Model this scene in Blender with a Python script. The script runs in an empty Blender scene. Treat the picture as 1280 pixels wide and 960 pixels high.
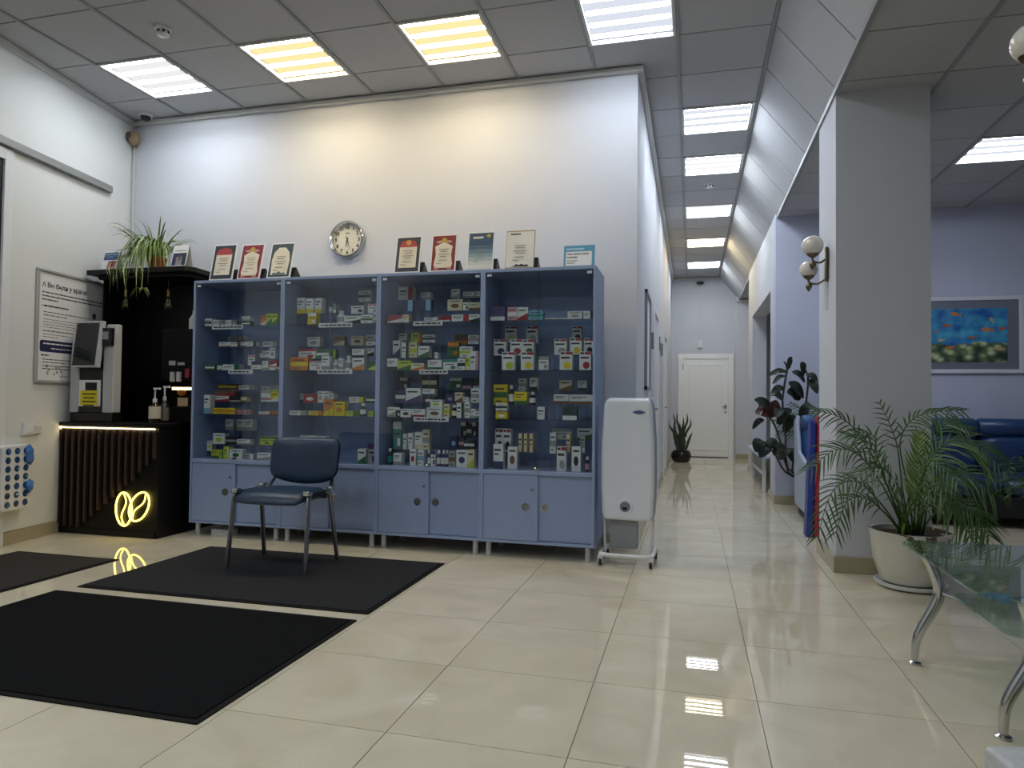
import bpy, bmesh, math, random
from mathutils import Vector, Matrix
random.seed(7)
R = math.radians
scene = bpy.context.scene
COL = scene.collection

# ------------------------------------------------------------------ camera
F_PX, YAW, PITCH, ROLL, CAM_H = 862.18, 0.2548, 0.0247, 0.0109, 1.078
_cy, _sy = math.cos(YAW), math.sin(YAW)
FWD = Vector((-_sy * math.cos(PITCH), _cy * math.cos(PITCH), math.sin(PITCH)))
_r0 = Vector((_cy, _sy, 0)); _u0 = _r0.cross(FWD)
RGT = math.cos(ROLL) * _r0 + math.sin(ROLL) * _u0
UPV = -math.sin(ROLL) * _r0 + math.cos(ROLL) * _u0
CAM = Vector((0, 0, CAM_H))
cam_data = bpy.data.cameras.new('camera')
cam_data.sensor_width = 36.0
cam_data.lens = F_PX / 1280 * 36.0
cam_data.clip_start = 0.02
cam = bpy.data.objects.new('camera', cam_data)
COL.objects.link(cam)
cam.matrix_world = Matrix(((RGT.x, UPV.x, -FWD.x, 0), (RGT.y, UPV.y, -FWD.y, 0), (RGT.z, UPV.z, -FWD.z, CAM_H), (0, 0, 0, 1)))
scene.camera = cam

# ------------------------------------------------------------------ world, exposure
world = bpy.data.worlds.new('world'); scene.world = world
world.use_nodes = True
world.node_tree.nodes['Background'].inputs[0].default_value = (0.5, 0.55, 0.65, 1)
world.node_tree.nodes['Background'].inputs[1].default_value = 0.0
scene.view_settings.view_transform = 'Standard'
scene.view_settings.look = 'None'
scene.view_settings.exposure = 0.02
scene.view_settings.gamma = 1.0
scene.view_settings.use_curve_mapping = False
LAMP = 47.0          # radiance of the fluorescent tubes in the ceiling panels
try:
    scene.cycles.use_denoising = True
    scene.cycles.max_bounces = 8
    scene.cycles.diffuse_bounces = 4
    scene.cycles.transparent_max_bounces = 12
    scene.cycles.caustics_reflective = False
    scene.cycles.caustics_refractive = False
    scene.cycles.sample_clamp_indirect = 6.0
except Exception:
    pass

# ------------------------------------------------------------------ pixel -> place helpers
def ray(x, y): return FWD + RGT * ((x - 640) / F_PX) + UPV * ((480 - y) / F_PX)
def onz(x, y, z): d = ray(x, y); return CAM + d * ((z - CAM_H) / d.z)
def ony(x, y, Y): d = ray(x, y); return CAM + d * (Y / d.y)
def onx(x, y, X): d = ray(x, y); return CAM + d * (X / d.x)
def to_px(p):
    d = Vector(p) - CAM; z = d.dot(FWD)
    if z <= 0.05: return None
    return (640 + F_PX * d.dot(RGT) / z, 480 - F_PX * d.dot(UPV) / z)
def in_view(pts, m=25):
    q = [to_px(p) for p in pts]; q = [a for a in q if a]
    if not q: return False
    return max(a[0] for a in q) > -m and min(a[0] for a in q) < 1280 + m and max(a[1] for a in q) > -m and min(a[1] for a in q) < 960 + m

# ------------------------------------------------------------------ materials
def lin(h):
    h = h.lstrip('#'); out = []
    for i in (0, 2, 4):
        c = int(h[i:i + 2], 16) / 255
        out.append(c / 12.92 if c <= 0.04045 else ((c + 0.055) / 1.055) ** 2.4)
    return (*out, 1.0)
MATS = {}
def mat(name, col, rough=0.5, metal=0.0, spec=0.5, noise=0.0, nscale=20.0, bump=0.0, bscale=200.0, emit=0.0, ecol=None, coat=0.0, rand=0.0):
    if name in MATS: return MATS[name]
    m = bpy.data.materials.new(name); m.use_nodes = True
    nt = m.node_tree; b = nt.nodes['Principled BSDF']
    c = lin(col) if isinstance(col, str) else (*col[:3], 1)
    b.inputs['Base Color'].default_value = c
    b.inputs['Roughness'].default_value = rough
    b.inputs['Metallic'].default_value = metal
    b.inputs['Specular IOR Level'].default_value = spec
    b.inputs['Coat Weight'].default_value = coat
    if noise or rand:
        tc = nt.nodes.new('ShaderNodeTexCoord')
        n = nt.nodes.new('ShaderNodeTexNoise'); n.inputs['Scale'].default_value = nscale; n.inputs['Detail'].default_value = 5
        nt.links.new(tc.outputs['Object'], n.inputs['Vector'])
        mr = nt.nodes.new('ShaderNodeMapRange')
        mr.inputs['To Min'].default_value = 1 - noise; mr.inputs['To Max'].default_value = 1 + noise
        mr.inputs['From Min'].default_value = 0.25; mr.inputs['From Max'].default_value = 0.75
        nt.links.new(n.outputs['Fac'], mr.inputs['Value'])
        fac = mr.outputs['Result']
        if rand:
            oi = nt.nodes.new('ShaderNodeObjectInfo'); mr2 = nt.nodes.new('ShaderNodeMapRange')
            mr2.inputs['To Min'].default_value = 1 - rand; mr2.inputs['To Max'].default_value = 1 + rand
            nt.links.new(oi.outputs['Random'], mr2.inputs['Value'])
            mu = nt.nodes.new('ShaderNodeMath'); mu.operation = 'MULTIPLY'
            nt.links.new(fac, mu.inputs[0]); nt.links.new(mr2.outputs['Result'], mu.inputs[1]); fac = mu.outputs[0]
        vm = nt.nodes.new('ShaderNodeVectorMath'); vm.operation = 'SCALE'
        vm.inputs[0].default_value = c[:3]
        nt.links.new(fac, vm.inputs['Scale']); nt.links.new(vm.outputs['Vector'], b.inputs['Base Color'])
    if bump:
        tc = nt.nodes.new('ShaderNodeTexCoord')
        n = nt.nodes.new('ShaderNodeTexNoise'); n.inputs['Scale'].default_value = bscale; n.inputs['Detail'].default_value = 3
        nt.links.new(tc.outputs['Object'], n.inputs['Vector'])
        bp = nt.nodes.new('ShaderNodeBump'); bp.inputs['Strength'].default_value = bump; bp.inputs['Distance'].default_value = 0.002
        nt.links.new(n.outputs['Fac'], bp.inputs['Height']); nt.links.new(bp.outputs['Normal'], b.inputs['Normal'])
    if emit:
        b.inputs['Emission Color'].default_value = lin(ecol) if isinstance(ecol, str) else ((*ecol, 1) if ecol else c)
        b.inputs['Emission Strength'].default_value = emit
    MATS[name] = m
    return m
def glass(name, tint, ior=1.5, rough=0.0, refl=1.0):
    if name in MATS: return MATS[name]
    m = bpy.data.materials.new(name); m.use_nodes = True; nt = m.node_tree; nt.nodes.clear()
    out = nt.nodes.new('ShaderNodeOutputMaterial'); mix = nt.nodes.new('ShaderNodeMixShader')
    tr = nt.nodes.new('ShaderNodeBsdfTransparent'); tr.inputs[0].default_value = lin(tint) if isinstance(tint, str) else (*tint, 1)
    gl = nt.nodes.new('ShaderNodeBsdfGlossy'); gl.inputs['Roughness'].default_value = rough
    gl.inputs['Color'].default_value = (refl, refl, refl, 1)
    fr = nt.nodes.new('ShaderNodeFresnel'); fr.inputs['IOR'].default_value = ior
    ge = nt.nodes.new('ShaderNodeNewGeometry'); io = nt.nodes.new('ShaderNodeMapRange')   # same reflectance on both faces of the pane
    io.inputs['To Min'].default_value = ior; io.inputs['To Max'].default_value = 1 / ior
    nt.links.new(ge.outputs['Backfacing'], io.inputs['Value']); nt.links.new(io.outputs[0], fr.inputs['IOR'])
    nt.links.new(fr.outputs[0], mix.inputs[0]); nt.links.new(tr.outputs[0], mix.inputs[1]); nt.links.new(gl.outputs[0], mix.inputs[2])
    nt.links.new(mix.outputs[0], out.inputs[0])
    MATS[name] = m
    return m
def emat(name, col, strength):
    if name in MATS: return MATS[name]
    m = bpy.data.materials.new(name); m.use_nodes = True; nt = m.node_tree; nt.nodes.clear()
    out = nt.nodes.new('ShaderNodeOutputMaterial'); e = nt.nodes.new('ShaderNodeEmission')
    e.inputs[0].default_value = (*col, 1); e.inputs[1].default_value = strength
    nt.links.new(e.outputs[0], out.inputs[0]); MATS[name] = m
    return m

WALL = mat('wall_paint', '#c6c9d1', 0.75, noise=0.015, nscale=3, bump=0.08, bscale=250)
WALLV = mat('wall_paint_lavender', '#b9bdd2', 0.75, noise=0.015, nscale=3, bump=0.08, bscale=250)
WALLL = mat('wall_paint_white', '#d3d5d5', 0.7, noise=0.015, nscale=3, bump=0.05, bscale=250)
CEILT = mat('ceiling_tile', '#b2b3b6', 0.9, noise=0.03, nscale=60, bump=0.25, bscale=300, rand=0.025)
TBAR = mat('grid_bar', '#8f9193', 0.5)
TRIMW = mat('trim_white', '#c4c5c4', 0.5)
GROUT = mat('grout', '#6b6353', 0.8)
BASEB = mat('baseboard_stone', '#a39a82', 0.25, noise=0.06, nscale=8)
CHROME = mat('chrome', '#c9cbcd', 0.12, 1.0)
STEEL = mat('steel', '#9b9da1', 0.3, 1.0)
BRASS = mat('brass', '#8a7440', 0.3, 1.0)
BLACK = mat('black_plastic', '#0d0d0e', 0.4)
BLACKM = mat('black_laminate', '#070707', 0.45, spec=0.3)
WHITEP = mat('white_plastic', '#d8dadd', 0.35)
PAPER = mat('paper_white', '#dedede', 0.7)
INK = mat('ink', '#26262b', 0.7)


def floor_mat():
    m = bpy.data.materials.new('floor_tile'); m.use_nodes = True; nt = m.node_tree; b = nt.nodes['Principled BSDF']
    oi = nt.nodes.new('ShaderNodeObjectInfo'); geo = nt.nodes.new('ShaderNodeNewGeometry')
    n1 = nt.nodes.new('ShaderNodeTexNoise'); n1.inputs['Scale'].default_value = 2.2; n1.inputs['Detail'].default_value = 8; n1.inputs['Distortion'].default_value = 1.4
    ad = nt.nodes.new('ShaderNodeVectorMath'); ad.operation = 'ADD'
    sc = nt.nodes.new('ShaderNodeVectorMath'); sc.operation = 'SCALE'; sc.inputs[0].default_value = (9, 7, 0)
    nt.links.new(oi.outputs['Random'], sc.inputs['Scale']); nt.links.new(geo.outputs['Position'], ad.inputs[0]); nt.links.new(sc.outputs[0], ad.inputs[1])
    nt.links.new(ad.outputs[0], n1.inputs['Vector'])
    cr = nt.nodes.new('ShaderNodeValToRGB')
    cr.color_ramp.elements[0].position = 0.3; cr.color_ramp.elements[0].color = lin('#c8bfa9')
    cr.color_ramp.elements[1].position = 0.7; cr.color_ramp.elements[1].color = lin('#d7cfbb')
    nt.links.new(n1.outputs['Fac'], cr.inputs[0]); nt.links.new(cr.outputs[0], b.inputs['Base Color'])
    n2 = nt.nodes.new('ShaderNodeTexNoise'); n2.inputs['Scale'].default_value = 30
    nt.links.new(geo.outputs['Position'], n2.inputs['Vector'])
    mr = nt.nodes.new('ShaderNodeMapRange'); mr.inputs['To Min'].default_value = 0.004; mr.inputs['To Max'].default_value = 0.014
    nt.links.new(n2.outputs['Fac'], mr.inputs['Value']); nt.links.new(mr.outputs[0], b.inputs['Roughness'])
    b.inputs['Specular IOR Level'].default_value = 0.6
    return m
FLOORT = floor_mat()

# ------------------------------------------------------------------ mesh builder
class MB:
    def __init__(s): s.v = []; s.f = []; s.m = []
    def add(s, verts, faces, m=0):
        o = len(s.v); s.v += [tuple(p) for p in verts]
        for f in faces: s.f.append(tuple(o + i for i in f)); s.m.append(m)
        return s
    def box(s, x0, x1, y0, y1, z0, z1, m=0, M=None):
        p = [Vector(c) for c in ((x0, y0, z0), (x1, y0, z0), (x1, y1, z0), (x0, y1, z0), (x0, y0, z1), (x1, y0, z1), (x1, y1, z1), (x0, y1, z1))]
        if M: p = [M @ q for q in p]
        return s.add(p, ((0, 3, 2, 1), (4, 5, 6, 7), (0, 1, 5, 4), (1, 2, 6, 5), (2, 3, 7, 6), (3, 0, 4, 7)), m)
    def quad(s, a, b, c, d, m=0): return s.add((a, b, c, d), ((0, 1, 2, 3),), m)
    def tube(s, pts, rad, n=8, m=0, flat=None):
        pts = [Vector(p) for p in pts]; k = len(pts)
        rads = rad if isinstance(rad, (list, tuple)) else [rad] * k
        vs = []; prev = None
        for i, p in enumerate(pts):
            t = (pts[min(i + 1, k - 1)] - pts[max(i - 1, 0)]).normalized()
            if prev is None:
                a = Vector((0, 0, 1)) if abs(t.z) < 0.9 else Vector((1, 0, 0))
                u = t.cross(a).normalized()
            else:
                u = (prev - t * prev.dot(t)).normalized()
            prev = u; w = t.cross(u)
            for j in range(n):
                an = 2 * math.pi * j / n
                vs.append(p + (u * math.cos(an) + w * math.sin(an) * (flat or 1)) * rads[i])
        fs = [(i * n + j, i * n + (j + 1) % n, (i + 1) * n + (j + 1) % n, (i + 1) * n + j) for i in range(k - 1) for j in range(n)]
        fs += [tuple(range(n - 1, -1, -1)), tuple((k - 1) * n + j for j in range(n))]
        return s.add(vs, fs, m)
    def lathe(s, prof, c=(0, 0, 0), n=20, m=0, axis='z', caps=True):
        vs = []
        for r, z in prof:
            for j in range(n):
                a = 2 * math.pi * j / n; x, y = r * math.cos(a), r * math.sin(a)
                p = (x, y, z) if axis == 'z' else ((x, -z, y) if axis == 'y' else (z, x, y))
                vs.append((c[0] + p[0], c[1] + p[1], c[2] + p[2]))
        k = len(prof)
        fs = [(i * n + j, i * n + (j + 1) % n, (i + 1) * n + (j + 1) % n, (i + 1) * n + j) for i in range(k - 1) for j in range(n)]
        if caps: fs += [tuple(range(n - 1, -1, -1)), tuple((k - 1) * n + j for j in range(n))]
        return s.add(vs, fs, m)
    def prism(s, outline, d0, d1, plane='xz', m=0):
        def P(a, b, d): return {'xz': (a, d, b), 'xy': (a, b, d), 'yz': (d, a, b)}[plane]
        n = len(outline)
        vs = [P(a, b, d0) for a, b in outline] + [P(a, b, d1) for a, b in outline]
        fs = [tuple(range(n)), tuple(range(2 * n - 1, n - 1, -1))] + [(i, i + n, (i + 1) % n + n, (i + 1) % n) for i in range(n)]
        return s.add(vs, fs, m)
    def xform(s, M): s.v = [tuple(M @ Vector(p)) for p in s.v]; return s
    def mesh(s, name, mats, smooth=None):
        me = bpy.data.meshes.new(name); me.from_pydata(s.v, [], s.f)
        for a in (mats if isinstance(mats, (list, tuple)) else [mats]): me.materials.append(a)
        me.polygons.foreach_set('material_index', s.m)
        bm = bmesh.new(); bm.from_mesh(me); bmesh.ops.recalc_face_normals(bm, faces=bm.faces); bm.to_mesh(me); bm.free()
        if smooth:
            me.polygons.foreach_set('use_smooth', [True] * len(me.polygons))
            me.set_sharp_from_angle(angle=R(smooth))
        return me
ORG = {}
def link(name, data, parent=None, loc=(0, 0, 0)):
    o = bpy.data.objects.new(name, data); COL.objects.link(o)
    if parent: o.parent = parent
    o.location = loc
    return o
def thing(name, label, cat, loc=(0, 0, 0), rotz=0, group=None, kind=None):
    o = link(name, None, None, loc); o.empty_display_size = 0.1
    o.rotation_euler = (0, 0, rotz); ORG[o] = Vector(loc)
    o['label'] = label; o['category'] = cat
    if group: o['group'] = group
    if kind: o['kind'] = kind
    return o
def obj(name, mb, mats, parent=None, smooth=None, bevel=0, local=False, label=None, seg=2, sub=0):
    """one mesh object; coordinates are world ones unless local"""
    if parent is not None and not local:
        o0 = ORG.get(parent, Vector((0, 0, 0)))
        mb.v = [(p[0] - o0.x, p[1] - o0.y, p[2] - o0.z) for p in mb.v]
    o = link(name, mb.mesh(name, mats, smooth), parent)
    if parent is not None: ORG[o] = ORG.get(parent, Vector((0, 0, 0)))
    if bevel:
        b = o.modifiers.new('Bevel', 'BEVEL'); b.width = bevel; b.segments = seg; b.limit_method = 'ANGLE'; b.angle_limit = R(40)
        b.harden_normals = False
    if sub:
        q = o.modifiers.new('Subdivision', 'SUBSURF'); q.levels = sub; q.render_levels = sub
    if label: o['label'] = label
    return o
def tag(o, label, cat, group=None, kind=None):
    o['label'] = label; o['category'] = cat
    if group: o['group'] = group
    if kind: o['kind'] = kind
    return o
def recentre(o):
    """move a top-level mesh's origin to the middle of its base"""
    me = o.data; xs = [v.co for v in me.vertices]
    c = Vector(((min(p.x for p in xs) + max(p.x for p in xs)) / 2, (min(p.y for p in xs) + max(p.y for p in xs)) / 2, min(p.z for p in xs)))
    me.transform(Matrix.Translation(-c)); o.location = c
    return o
def struct(name, mb, mats, parent=None, smooth=None, bevel=0, label=None, cat=None):
    o = obj(name, mb, mats, parent, smooth, bevel)
    if parent is None:
        o['kind'] = 'structure'
        ORG[o] = Vector((0, 0, 0))
        if label: o['label'] = label
        if cat: o['category'] = cat
    return o
def copy_tree(o, parent=None):
    c = o.copy(); COL.objects.link(c); c.parent = parent
    for ch in o.children: copy_tree(ch, c)
    return c
def text_mb(txt, size, M, m=0, mb=None, align='LEFT', bold=0.0):
    """flat lettering as mesh faces: x right, y up in the text plane, moved by M"""
    cu = bpy.data.curves.new('lettering', 'FONT'); cu.body = txt; cu.size = size; cu.align_x = align; cu.resolution_u = 2; cu.offset = bold
    ob = bpy.data.objects.new('lettering', cu); COL.objects.link(ob)
    dg = bpy.context.evaluated_depsgraph_get()
    me = bpy.data.meshes.new_from_object(ob.evaluated_get(dg))
    mb = mb or MB()
    mb.add([M @ v.co for v in me.vertices], [tuple(p.vertices) for p in me.polygons], m)
    bpy.data.objects.remove(ob); bpy.data.curves.remove(cu); bpy.data.meshes.remove(me)
    return mb
def frameM(o, x, y):
    x = Vector(x).normalized(); y = Vector(y); y = (y - x * y.dot(x)).normalized(); z = x.cross(y)
    return Matrix(((x.x, y.x, z.x, o[0]), (x.y, y.y, z.y, o[1]), (x.z, y.z, z.z, o[2]), (0, 0, 0, 1)))
def rrect(x0, x1, y0, y1, r, n=4):
    out = []
    for cx, cy, a0 in ((x1 - r, y1 - r, 0), (x0 + r, y1 - r, 90), (x0 + r, y0 + r, 180), (x1 - r, y0 + r, 270)):
        for i in range(n + 1):
            a = R(a0 + 90 * i / n); out.append((cx + r * math.cos(a), cy + r * math.sin(a)))
    return out
def bez(pts, n=12):
    """smooth curve through control points (Catmull-Rom)"""
    P = [Vector(p) for p in pts]; P = [P[0] * 2 - P[1]] + P + [P[-1] * 2 - P[-2]]; out = []
    segs = len(P) - 3
    for i in range(segs):
        a, b, c, d = P[i:i + 4]; k = max(2, n // segs)
        for j in range(k):
            t = j / k
            out.append(0.5 * ((2 * b) + (c - a) * t + (2 * a - 5 * b + 4 * c - d) * t * t + (3 * b - a - 3 * c + d) * t ** 3))
    out.append(P[-2]); return out

# ------------------------------------------------------------------ the room shell
XL, YW, XC, YE = -5.05, 5.20, -0.40, 14.30     # left wall, cabinet wall, corridor wall, end wall
ZC, ZS, XS0, XS1 = 3.60, 3.112, 0.52, 0.905     # main ceiling, lounge ceiling, slope edges
YB, XR, YLW, XCR = -3.2, 5.6, 7.95, 0.88        # wall behind, lounge side wall, lounge back wall, corridor right wall
XLW, SLW, YLB = -4.99, .165, 3.2           # the entrance wall runs slightly askew: x = XLW + SLW * (YW - y)
def xl(y): return XLW + SLW * (YW - max(y, YLB))
struct('wall_left', MB().prism([(xl(YW), YW + .1), (xl(YLB), YLB), (xl(YLB), YB), (-5.6, YB), (-5.6, YW + .1)], -.05, ZC + .05, 'xy'), WALLL, label='white painted wall with poster and switch', cat='wall')
struct('wall_back', MB().box(XL - .2, XC, YW, YW + .15, -.05, ZC + .05), WALL, label='pale grey wall behind the blue cabinets', cat='wall')
struct('wall_corridor_left', MB().box(XC - .15, XC, YW + .15, YE, -.05, ZC + .05), WALL, label='pale wall along the corridor beside the purifier', cat='wall')
struct('wall_end', MB().box(XC - .15, .84, YE, YE + .2, -.05, ZC + .05).box(.84, 1.7, YE - .12, YE + .2, -.05, ZC + .05), WALL, label='grey end wall of the corridor around the white door', cat='wall')
struct('wall_behind', MB().box(XL - .2, XR, YB - .2, YB, -.05, ZC + .05), mat('wall_panelling', '#6d6f74', .6, noise=.03, nscale=4), label='pale wall closing the hall opposite the cabinets', cat='wall')
struct('wall_right', MB().box(XR, XR + .2, YB, YLW + .2, -.05, ZC), WALLV, label='pale side wall of the lounge', cat='wall')
struct('wall_lounge', MB().box(XCR, XR, YLW, YLW + .2, -.05, ZC), WALLV, label='lavender grey lounge wall behind the blue sofa', cat='wall')
wr = MB()
wr.box(XCR, XCR + .2, YLW + .2, 8.45, -.05, ZS + .05).box(XCR, XCR + .2, 10.9, 11.6, -.05, ZS + .05).box(XCR, XCR + .2, 8.45, 10.9, 2.385, ZS + .05)
struct('wall_corridor_right', wr, WALL, label='pale corridor wall with a wide opening over the bench', cat='wall')
nb = MB()
nb.box(1.95, 2.05, 8.15, 11.6, -.05, ZS).box(XCR + .2, 2.05, 8.15, 8.25, -.05, ZS).box(XCR + .2, 2.05, 11.5, 11.6, -.05, ZS).box(XCR + .2, 2.05, 8.15, 11.6, 2.55, 2.65)
struct('wall_niche', nb, WALL, label='plain walls of the recess behind the corridor opening', cat='wall')
struct('wall_recess', MB().box(1.6, 1.7, 11.6, YE, -.05, ZS + .05), WALL, label='short side wall by the corridor end', cat='wall')
# pillars
def pillar(name, x0, x1, y0, y1, label):
    p = struct(name, MB().box(x0, x1, y0, y1, -.02, ZS + .03), WALL, label=label, cat='pillar')
    b = MB(); t = .018
    b.box(x0 - t, x1 + t, y0 - t, y0, 0, .105).box(x0 - t, x1 + t, y1, y1 + t, 0, .105).box(x0 - t, x0, y0, y1, 0, .105).box(x1, x1 + t, y0, y1, 0, .105)
    struct('baseboard', b, BASEB, p, bevel=.003)
    return p
PX0, PX1, PY0, PY1 = .905, 1.457, 4.851, 5.45
pillar('pillar_lounge', PX0, PX1, PY0, PY1, 'square grey pillar with two-globe lamp beside the palm')
pillar('pillar_near', .99, 1.5, 1.84, 2.37, 'square grey pillar beside the glass table')

# baseboards
def bb(name, x0, x1, y0, y1): struct(name, MB().box(x0, x1, y0, y1, 0, .095), BASEB, bevel=.003, label='beige stone skirting along the wall', cat='baseboard')
struct('baseboard_left', MB().prism([(xl(4.39), 4.39), (xl(YLB), YLB), (xl(YLB), YB), (xl(YLB) + .016, YB), (xl(YLB) + .017, YLB), (xl(4.39) + .017, 4.39)], 0, .095, 'xy'), BASEB, label='beige stone skirting along the white entrance wall', cat='baseboard')
bb('baseboard_back', XC - .24, XC + .016, YW - .016, YW)
bb('baseboard_corridor_left', XC, XC + .016, YW, YE)
bb('baseboard_end', .84, 1.6, YE - .136, YE - .12)
bb('baseboard_lounge', XCR - .016, XR, YLW - .016, YLW)
bb('baseboard_corridor_right', XCR - .016, XCR, YLW, 8.45)
bb('baseboard_corridor_far', XCR - .016, XCR, 10.9, 11.6)

# crown trims under the main ceiling
def crown(name, x0, x1, y0, y1): struct(name, MB().box(x0, x1, y0, y1, ZC - .045, ZC - .004), TRIMW, bevel=.008, label='narrow white moulding where wall meets ceiling', cat='trim')
struct('trim_1', MB().prism([(xl(YW), YW), (xl(YLB), YLB), (xl(YLB), YB), (xl(YLB) + .045, YB), (xl(YLB) + .046, YLB), (xl(YW) + .046, YW)], ZC - .045, ZC - .004, 'xy'), TRIMW, label='narrow white moulding where wall meets ceiling', cat='trim')
crown('trim_2', xl(YW) + .046, XC + .045, YW - .045, YW)
crown('trim_3', XC, XC + .045, YW, YE)
crown('trim_4', XC, .7, YE - .045, YE)
struct('trim_5', MB().box(.84, 1.6, YE - .16, YE - .12, ZS - .05, ZS), TRIMW, label='narrow white moulding at the corridor end', cat='trim')

# ------------------------------------------------------------------ floor: slab with separate tiles
fl = struct('floor', MB().box(XL - .2, XR + .2, YB - .2, YE + .2, -.08, -.0035), GROUT, label='polished cream stone tile floor', cat='floor')
TX, TY, OX, OY = .5948, .5865, -.954, 3.8503
_tm = {}
def tile_mesh(w, d):
    k = (round(w, 3), round(d, 3))
    if k not in _tm: _tm[k] = MB().box(-w / 2, w / 2, -d / 2, d / 2, -.012, 0).mesh('floor_tile', FLOORT)
    return _tm[k]
rest = MB(); cand = []
ix0 = math.floor((XL - OX) / TX); ix1 = math.ceil((XR - OX) / TX)
iy0 = math.floor((YB - OY) / TY); iy1 = math.ceil((YE - OY) / TY)
for i in range(ix0, ix1):
    for j in range(iy0, iy1):
        x0, x1 = max(OX + i * TX, XL), min(OX + (i + 1) * TX, XR)
        y0, y1 = max(OY + j * TY, YB), min(OY + (j + 1) * TY, YE)
        if y0 > YW and x1 < XC: continue
        if y0 > YLW + .2 and x0 > 2.0: continue
        if x1 - x0 < .02 or y1 - y0 < .02: continue
        vis = in_view([(x0, y0, 0), (x1, y0, 0), (x0, y1, 0), (x1, y1, 0)], 10)
        hid = (y0 > YW + .6 and (x1 < XC + .01)) or (y0 > 8.6 and x0 > 1.4) or (x0 > 1.6 and y0 > 5.3 and y1 < 20 and x1 < 2.0 and y0 > 8)
        if vis and not hid: cand.append((((x0 + x1) / 2) ** 2 + ((y0 + y1) / 2) ** 2, x0, x1, y0, y1))
        else: rest.box(x0 + .0016, x1 - .0016, y0 + .0016, y1 - .0016, -.012, 0)
cand.sort()
for k, (_, x0, x1, y0, y1) in enumerate(cand):
    if k >= 296:
        rest.box(x0 + .0016, x1 - .0016, y0 + .0016, y1 - .0016, -.012, 0); continue
    link('floor_tile', tile_mesh(x1 - x0 - .0032, y1 - y0 - .0032), fl, ((x0 + x1) / 2, (y0 + y1) / 2, 0))
rt = obj('floor_tile_field', rest, FLOORT, fl); rt['kind'] = 'stuff'

# ------------------------------------------------------------------ ceilings
TC, TCY, CX0, CY0 = .613, .606, -.103, 4.2027
LITM = [(c, 0) for c in (-7, -5, -3, -1)]
LITC = [(0, r) for r in (3, 5, 8, 11, 14)]
LITB = [(c, r) for r in (-5, -9) for c in (-7, -4, -1)]
LIT = set(LITM + LITC + LITB)
cl = struct('ceiling', MB().box(XL - .2, XS0, YB - .2, YW + .15, ZC + .03, ZC + .2).box(XC - .15, XS0, YW + .15, YE + .2, ZC + .03, ZC + .2), CEILT, label='suspended grid ceiling of grey mineral tiles', cat='ceiling')
_cm = {}
def ctile(w, d, name='ceiling_tile'):
    k = (round(w, 3), round(d, 3))
    if k not in _cm: _cm[k] = MB().box(-w / 2, w / 2, -d / 2, d / 2, -.006, .012).mesh(name, CEILT)
    return _cm[k]
crest = MB()
for c in range(-9, 2):
    for r in range(-13, 18):
        x0, x1 = CX0 + c * TC, CX0 + (c + 1) * TC
        y0, y1 = CY0 + r * TCY, CY0 + (r + 1) * TCY
        x0 = max(x0, XL); x1 = min(x1, XS0); y0 = max(y0, YB); y1 = min(y1, YE)
        if (y0 + y1) / 2 > YW: x0 = max(x0, XC)
        elif x1 < XC: y1 = min(y1, YW)
        if x1 - x0 < .03 or y1 - y0 < .03: continue
        if (c, r) in LIT: continue
        if in_view([(x0, y0, ZC), (x1, y0, ZC), (x0, y1, ZC), (x1, y1, ZC)], 5):
            link('ceiling_tile', ctile(x1 - x0 - .008, y1 - y0 - .012), cl, ((x0 + x1) / 2, (y0 + y1) / 2, ZC + .01))
        else:
            crest.box(x0 + .004, x1 - .004, y0 + .004, y1 - .004, ZC + .004, ZC + .022)
ct = obj('ceiling_tile_field', crest, CEILT, cl); ct['kind'] = 'stuff'
for c in range(-8, 2):
    x = CX0 + c * TC
    if c == 1: x = XS0
    obj('grid_bar', MB().box(x - .012, x + .012, YB, YE if x > XC else YW, ZC - .006, ZC + .03), TBAR, cl)
for r in range(-12, 17):
    y = CY0 + r * TCY
    obj('cross_bar', MB().box(XC if y > YW else XL, XS0, y - .012, y + .012, ZC + .023, ZC + .03), TBAR, cl)
# sloping strip between the two ceiling heights
sl = struct('ceiling_slope', MB().add([(XS0, YB, ZC + .03), (XS0, YE, ZC + .03), (XS1, YE, ZS + .03), (XS1, YB, ZS + .03), (XS0, YB, ZC + .09), (XS0, YE, ZC + .09), (XS1, YE, ZS + .09), (XS1, YB, ZS + .09)], ((0, 1, 2, 3), (4, 5, 6, 7), (0, 3, 7, 4), (1, 2, 6, 5), (0, 1, 5, 4), (3, 2, 6, 7))), TBAR, label='sloping strip of grey ceiling panels above the corridor', cat='ceiling')
sv = Vector((XS1 - XS0, 0, ZS - ZC)); sn = Vector((sv.z, 0, -sv.x)).normalized()
sm = {}
for r in range(-12, 17):
    y0, y1 = CY0 + r * TCY, min(CY0 + (r + 1) * TCY, YE)
    if y1 - y0 < .05: continue
    h = (y1 - y0) / 2 - .006
    k = round(h, 3)
    if k not in sm:
        a, b = sv * .03, sv * .97; q = []
        for off in (sn * -.004, sn * -.024):
            q += [a + off + Vector((0, -h, 0)), b + off + Vector((0, -h, 0)), b + off + Vector((0, h, 0)), a + off + Vector((0, h, 0))]
        sm[k] = MB().add(q, ((0, 1, 2, 3), (7, 6, 5, 4), (0, 4, 5, 1), (1, 5, 6, 2), (2, 6, 7, 3), (3, 7, 4, 0))).mesh('slope_panel', CEILT)
    link('slope_panel', sm[k], sl, (XS0, (y0 + y1) / 2, ZC))
obj('edge_bar', MB().box(XS1 - .014, XS1 + .014, YB, YE, ZS - .012, ZS + .03), TBAR, sl)
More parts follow.
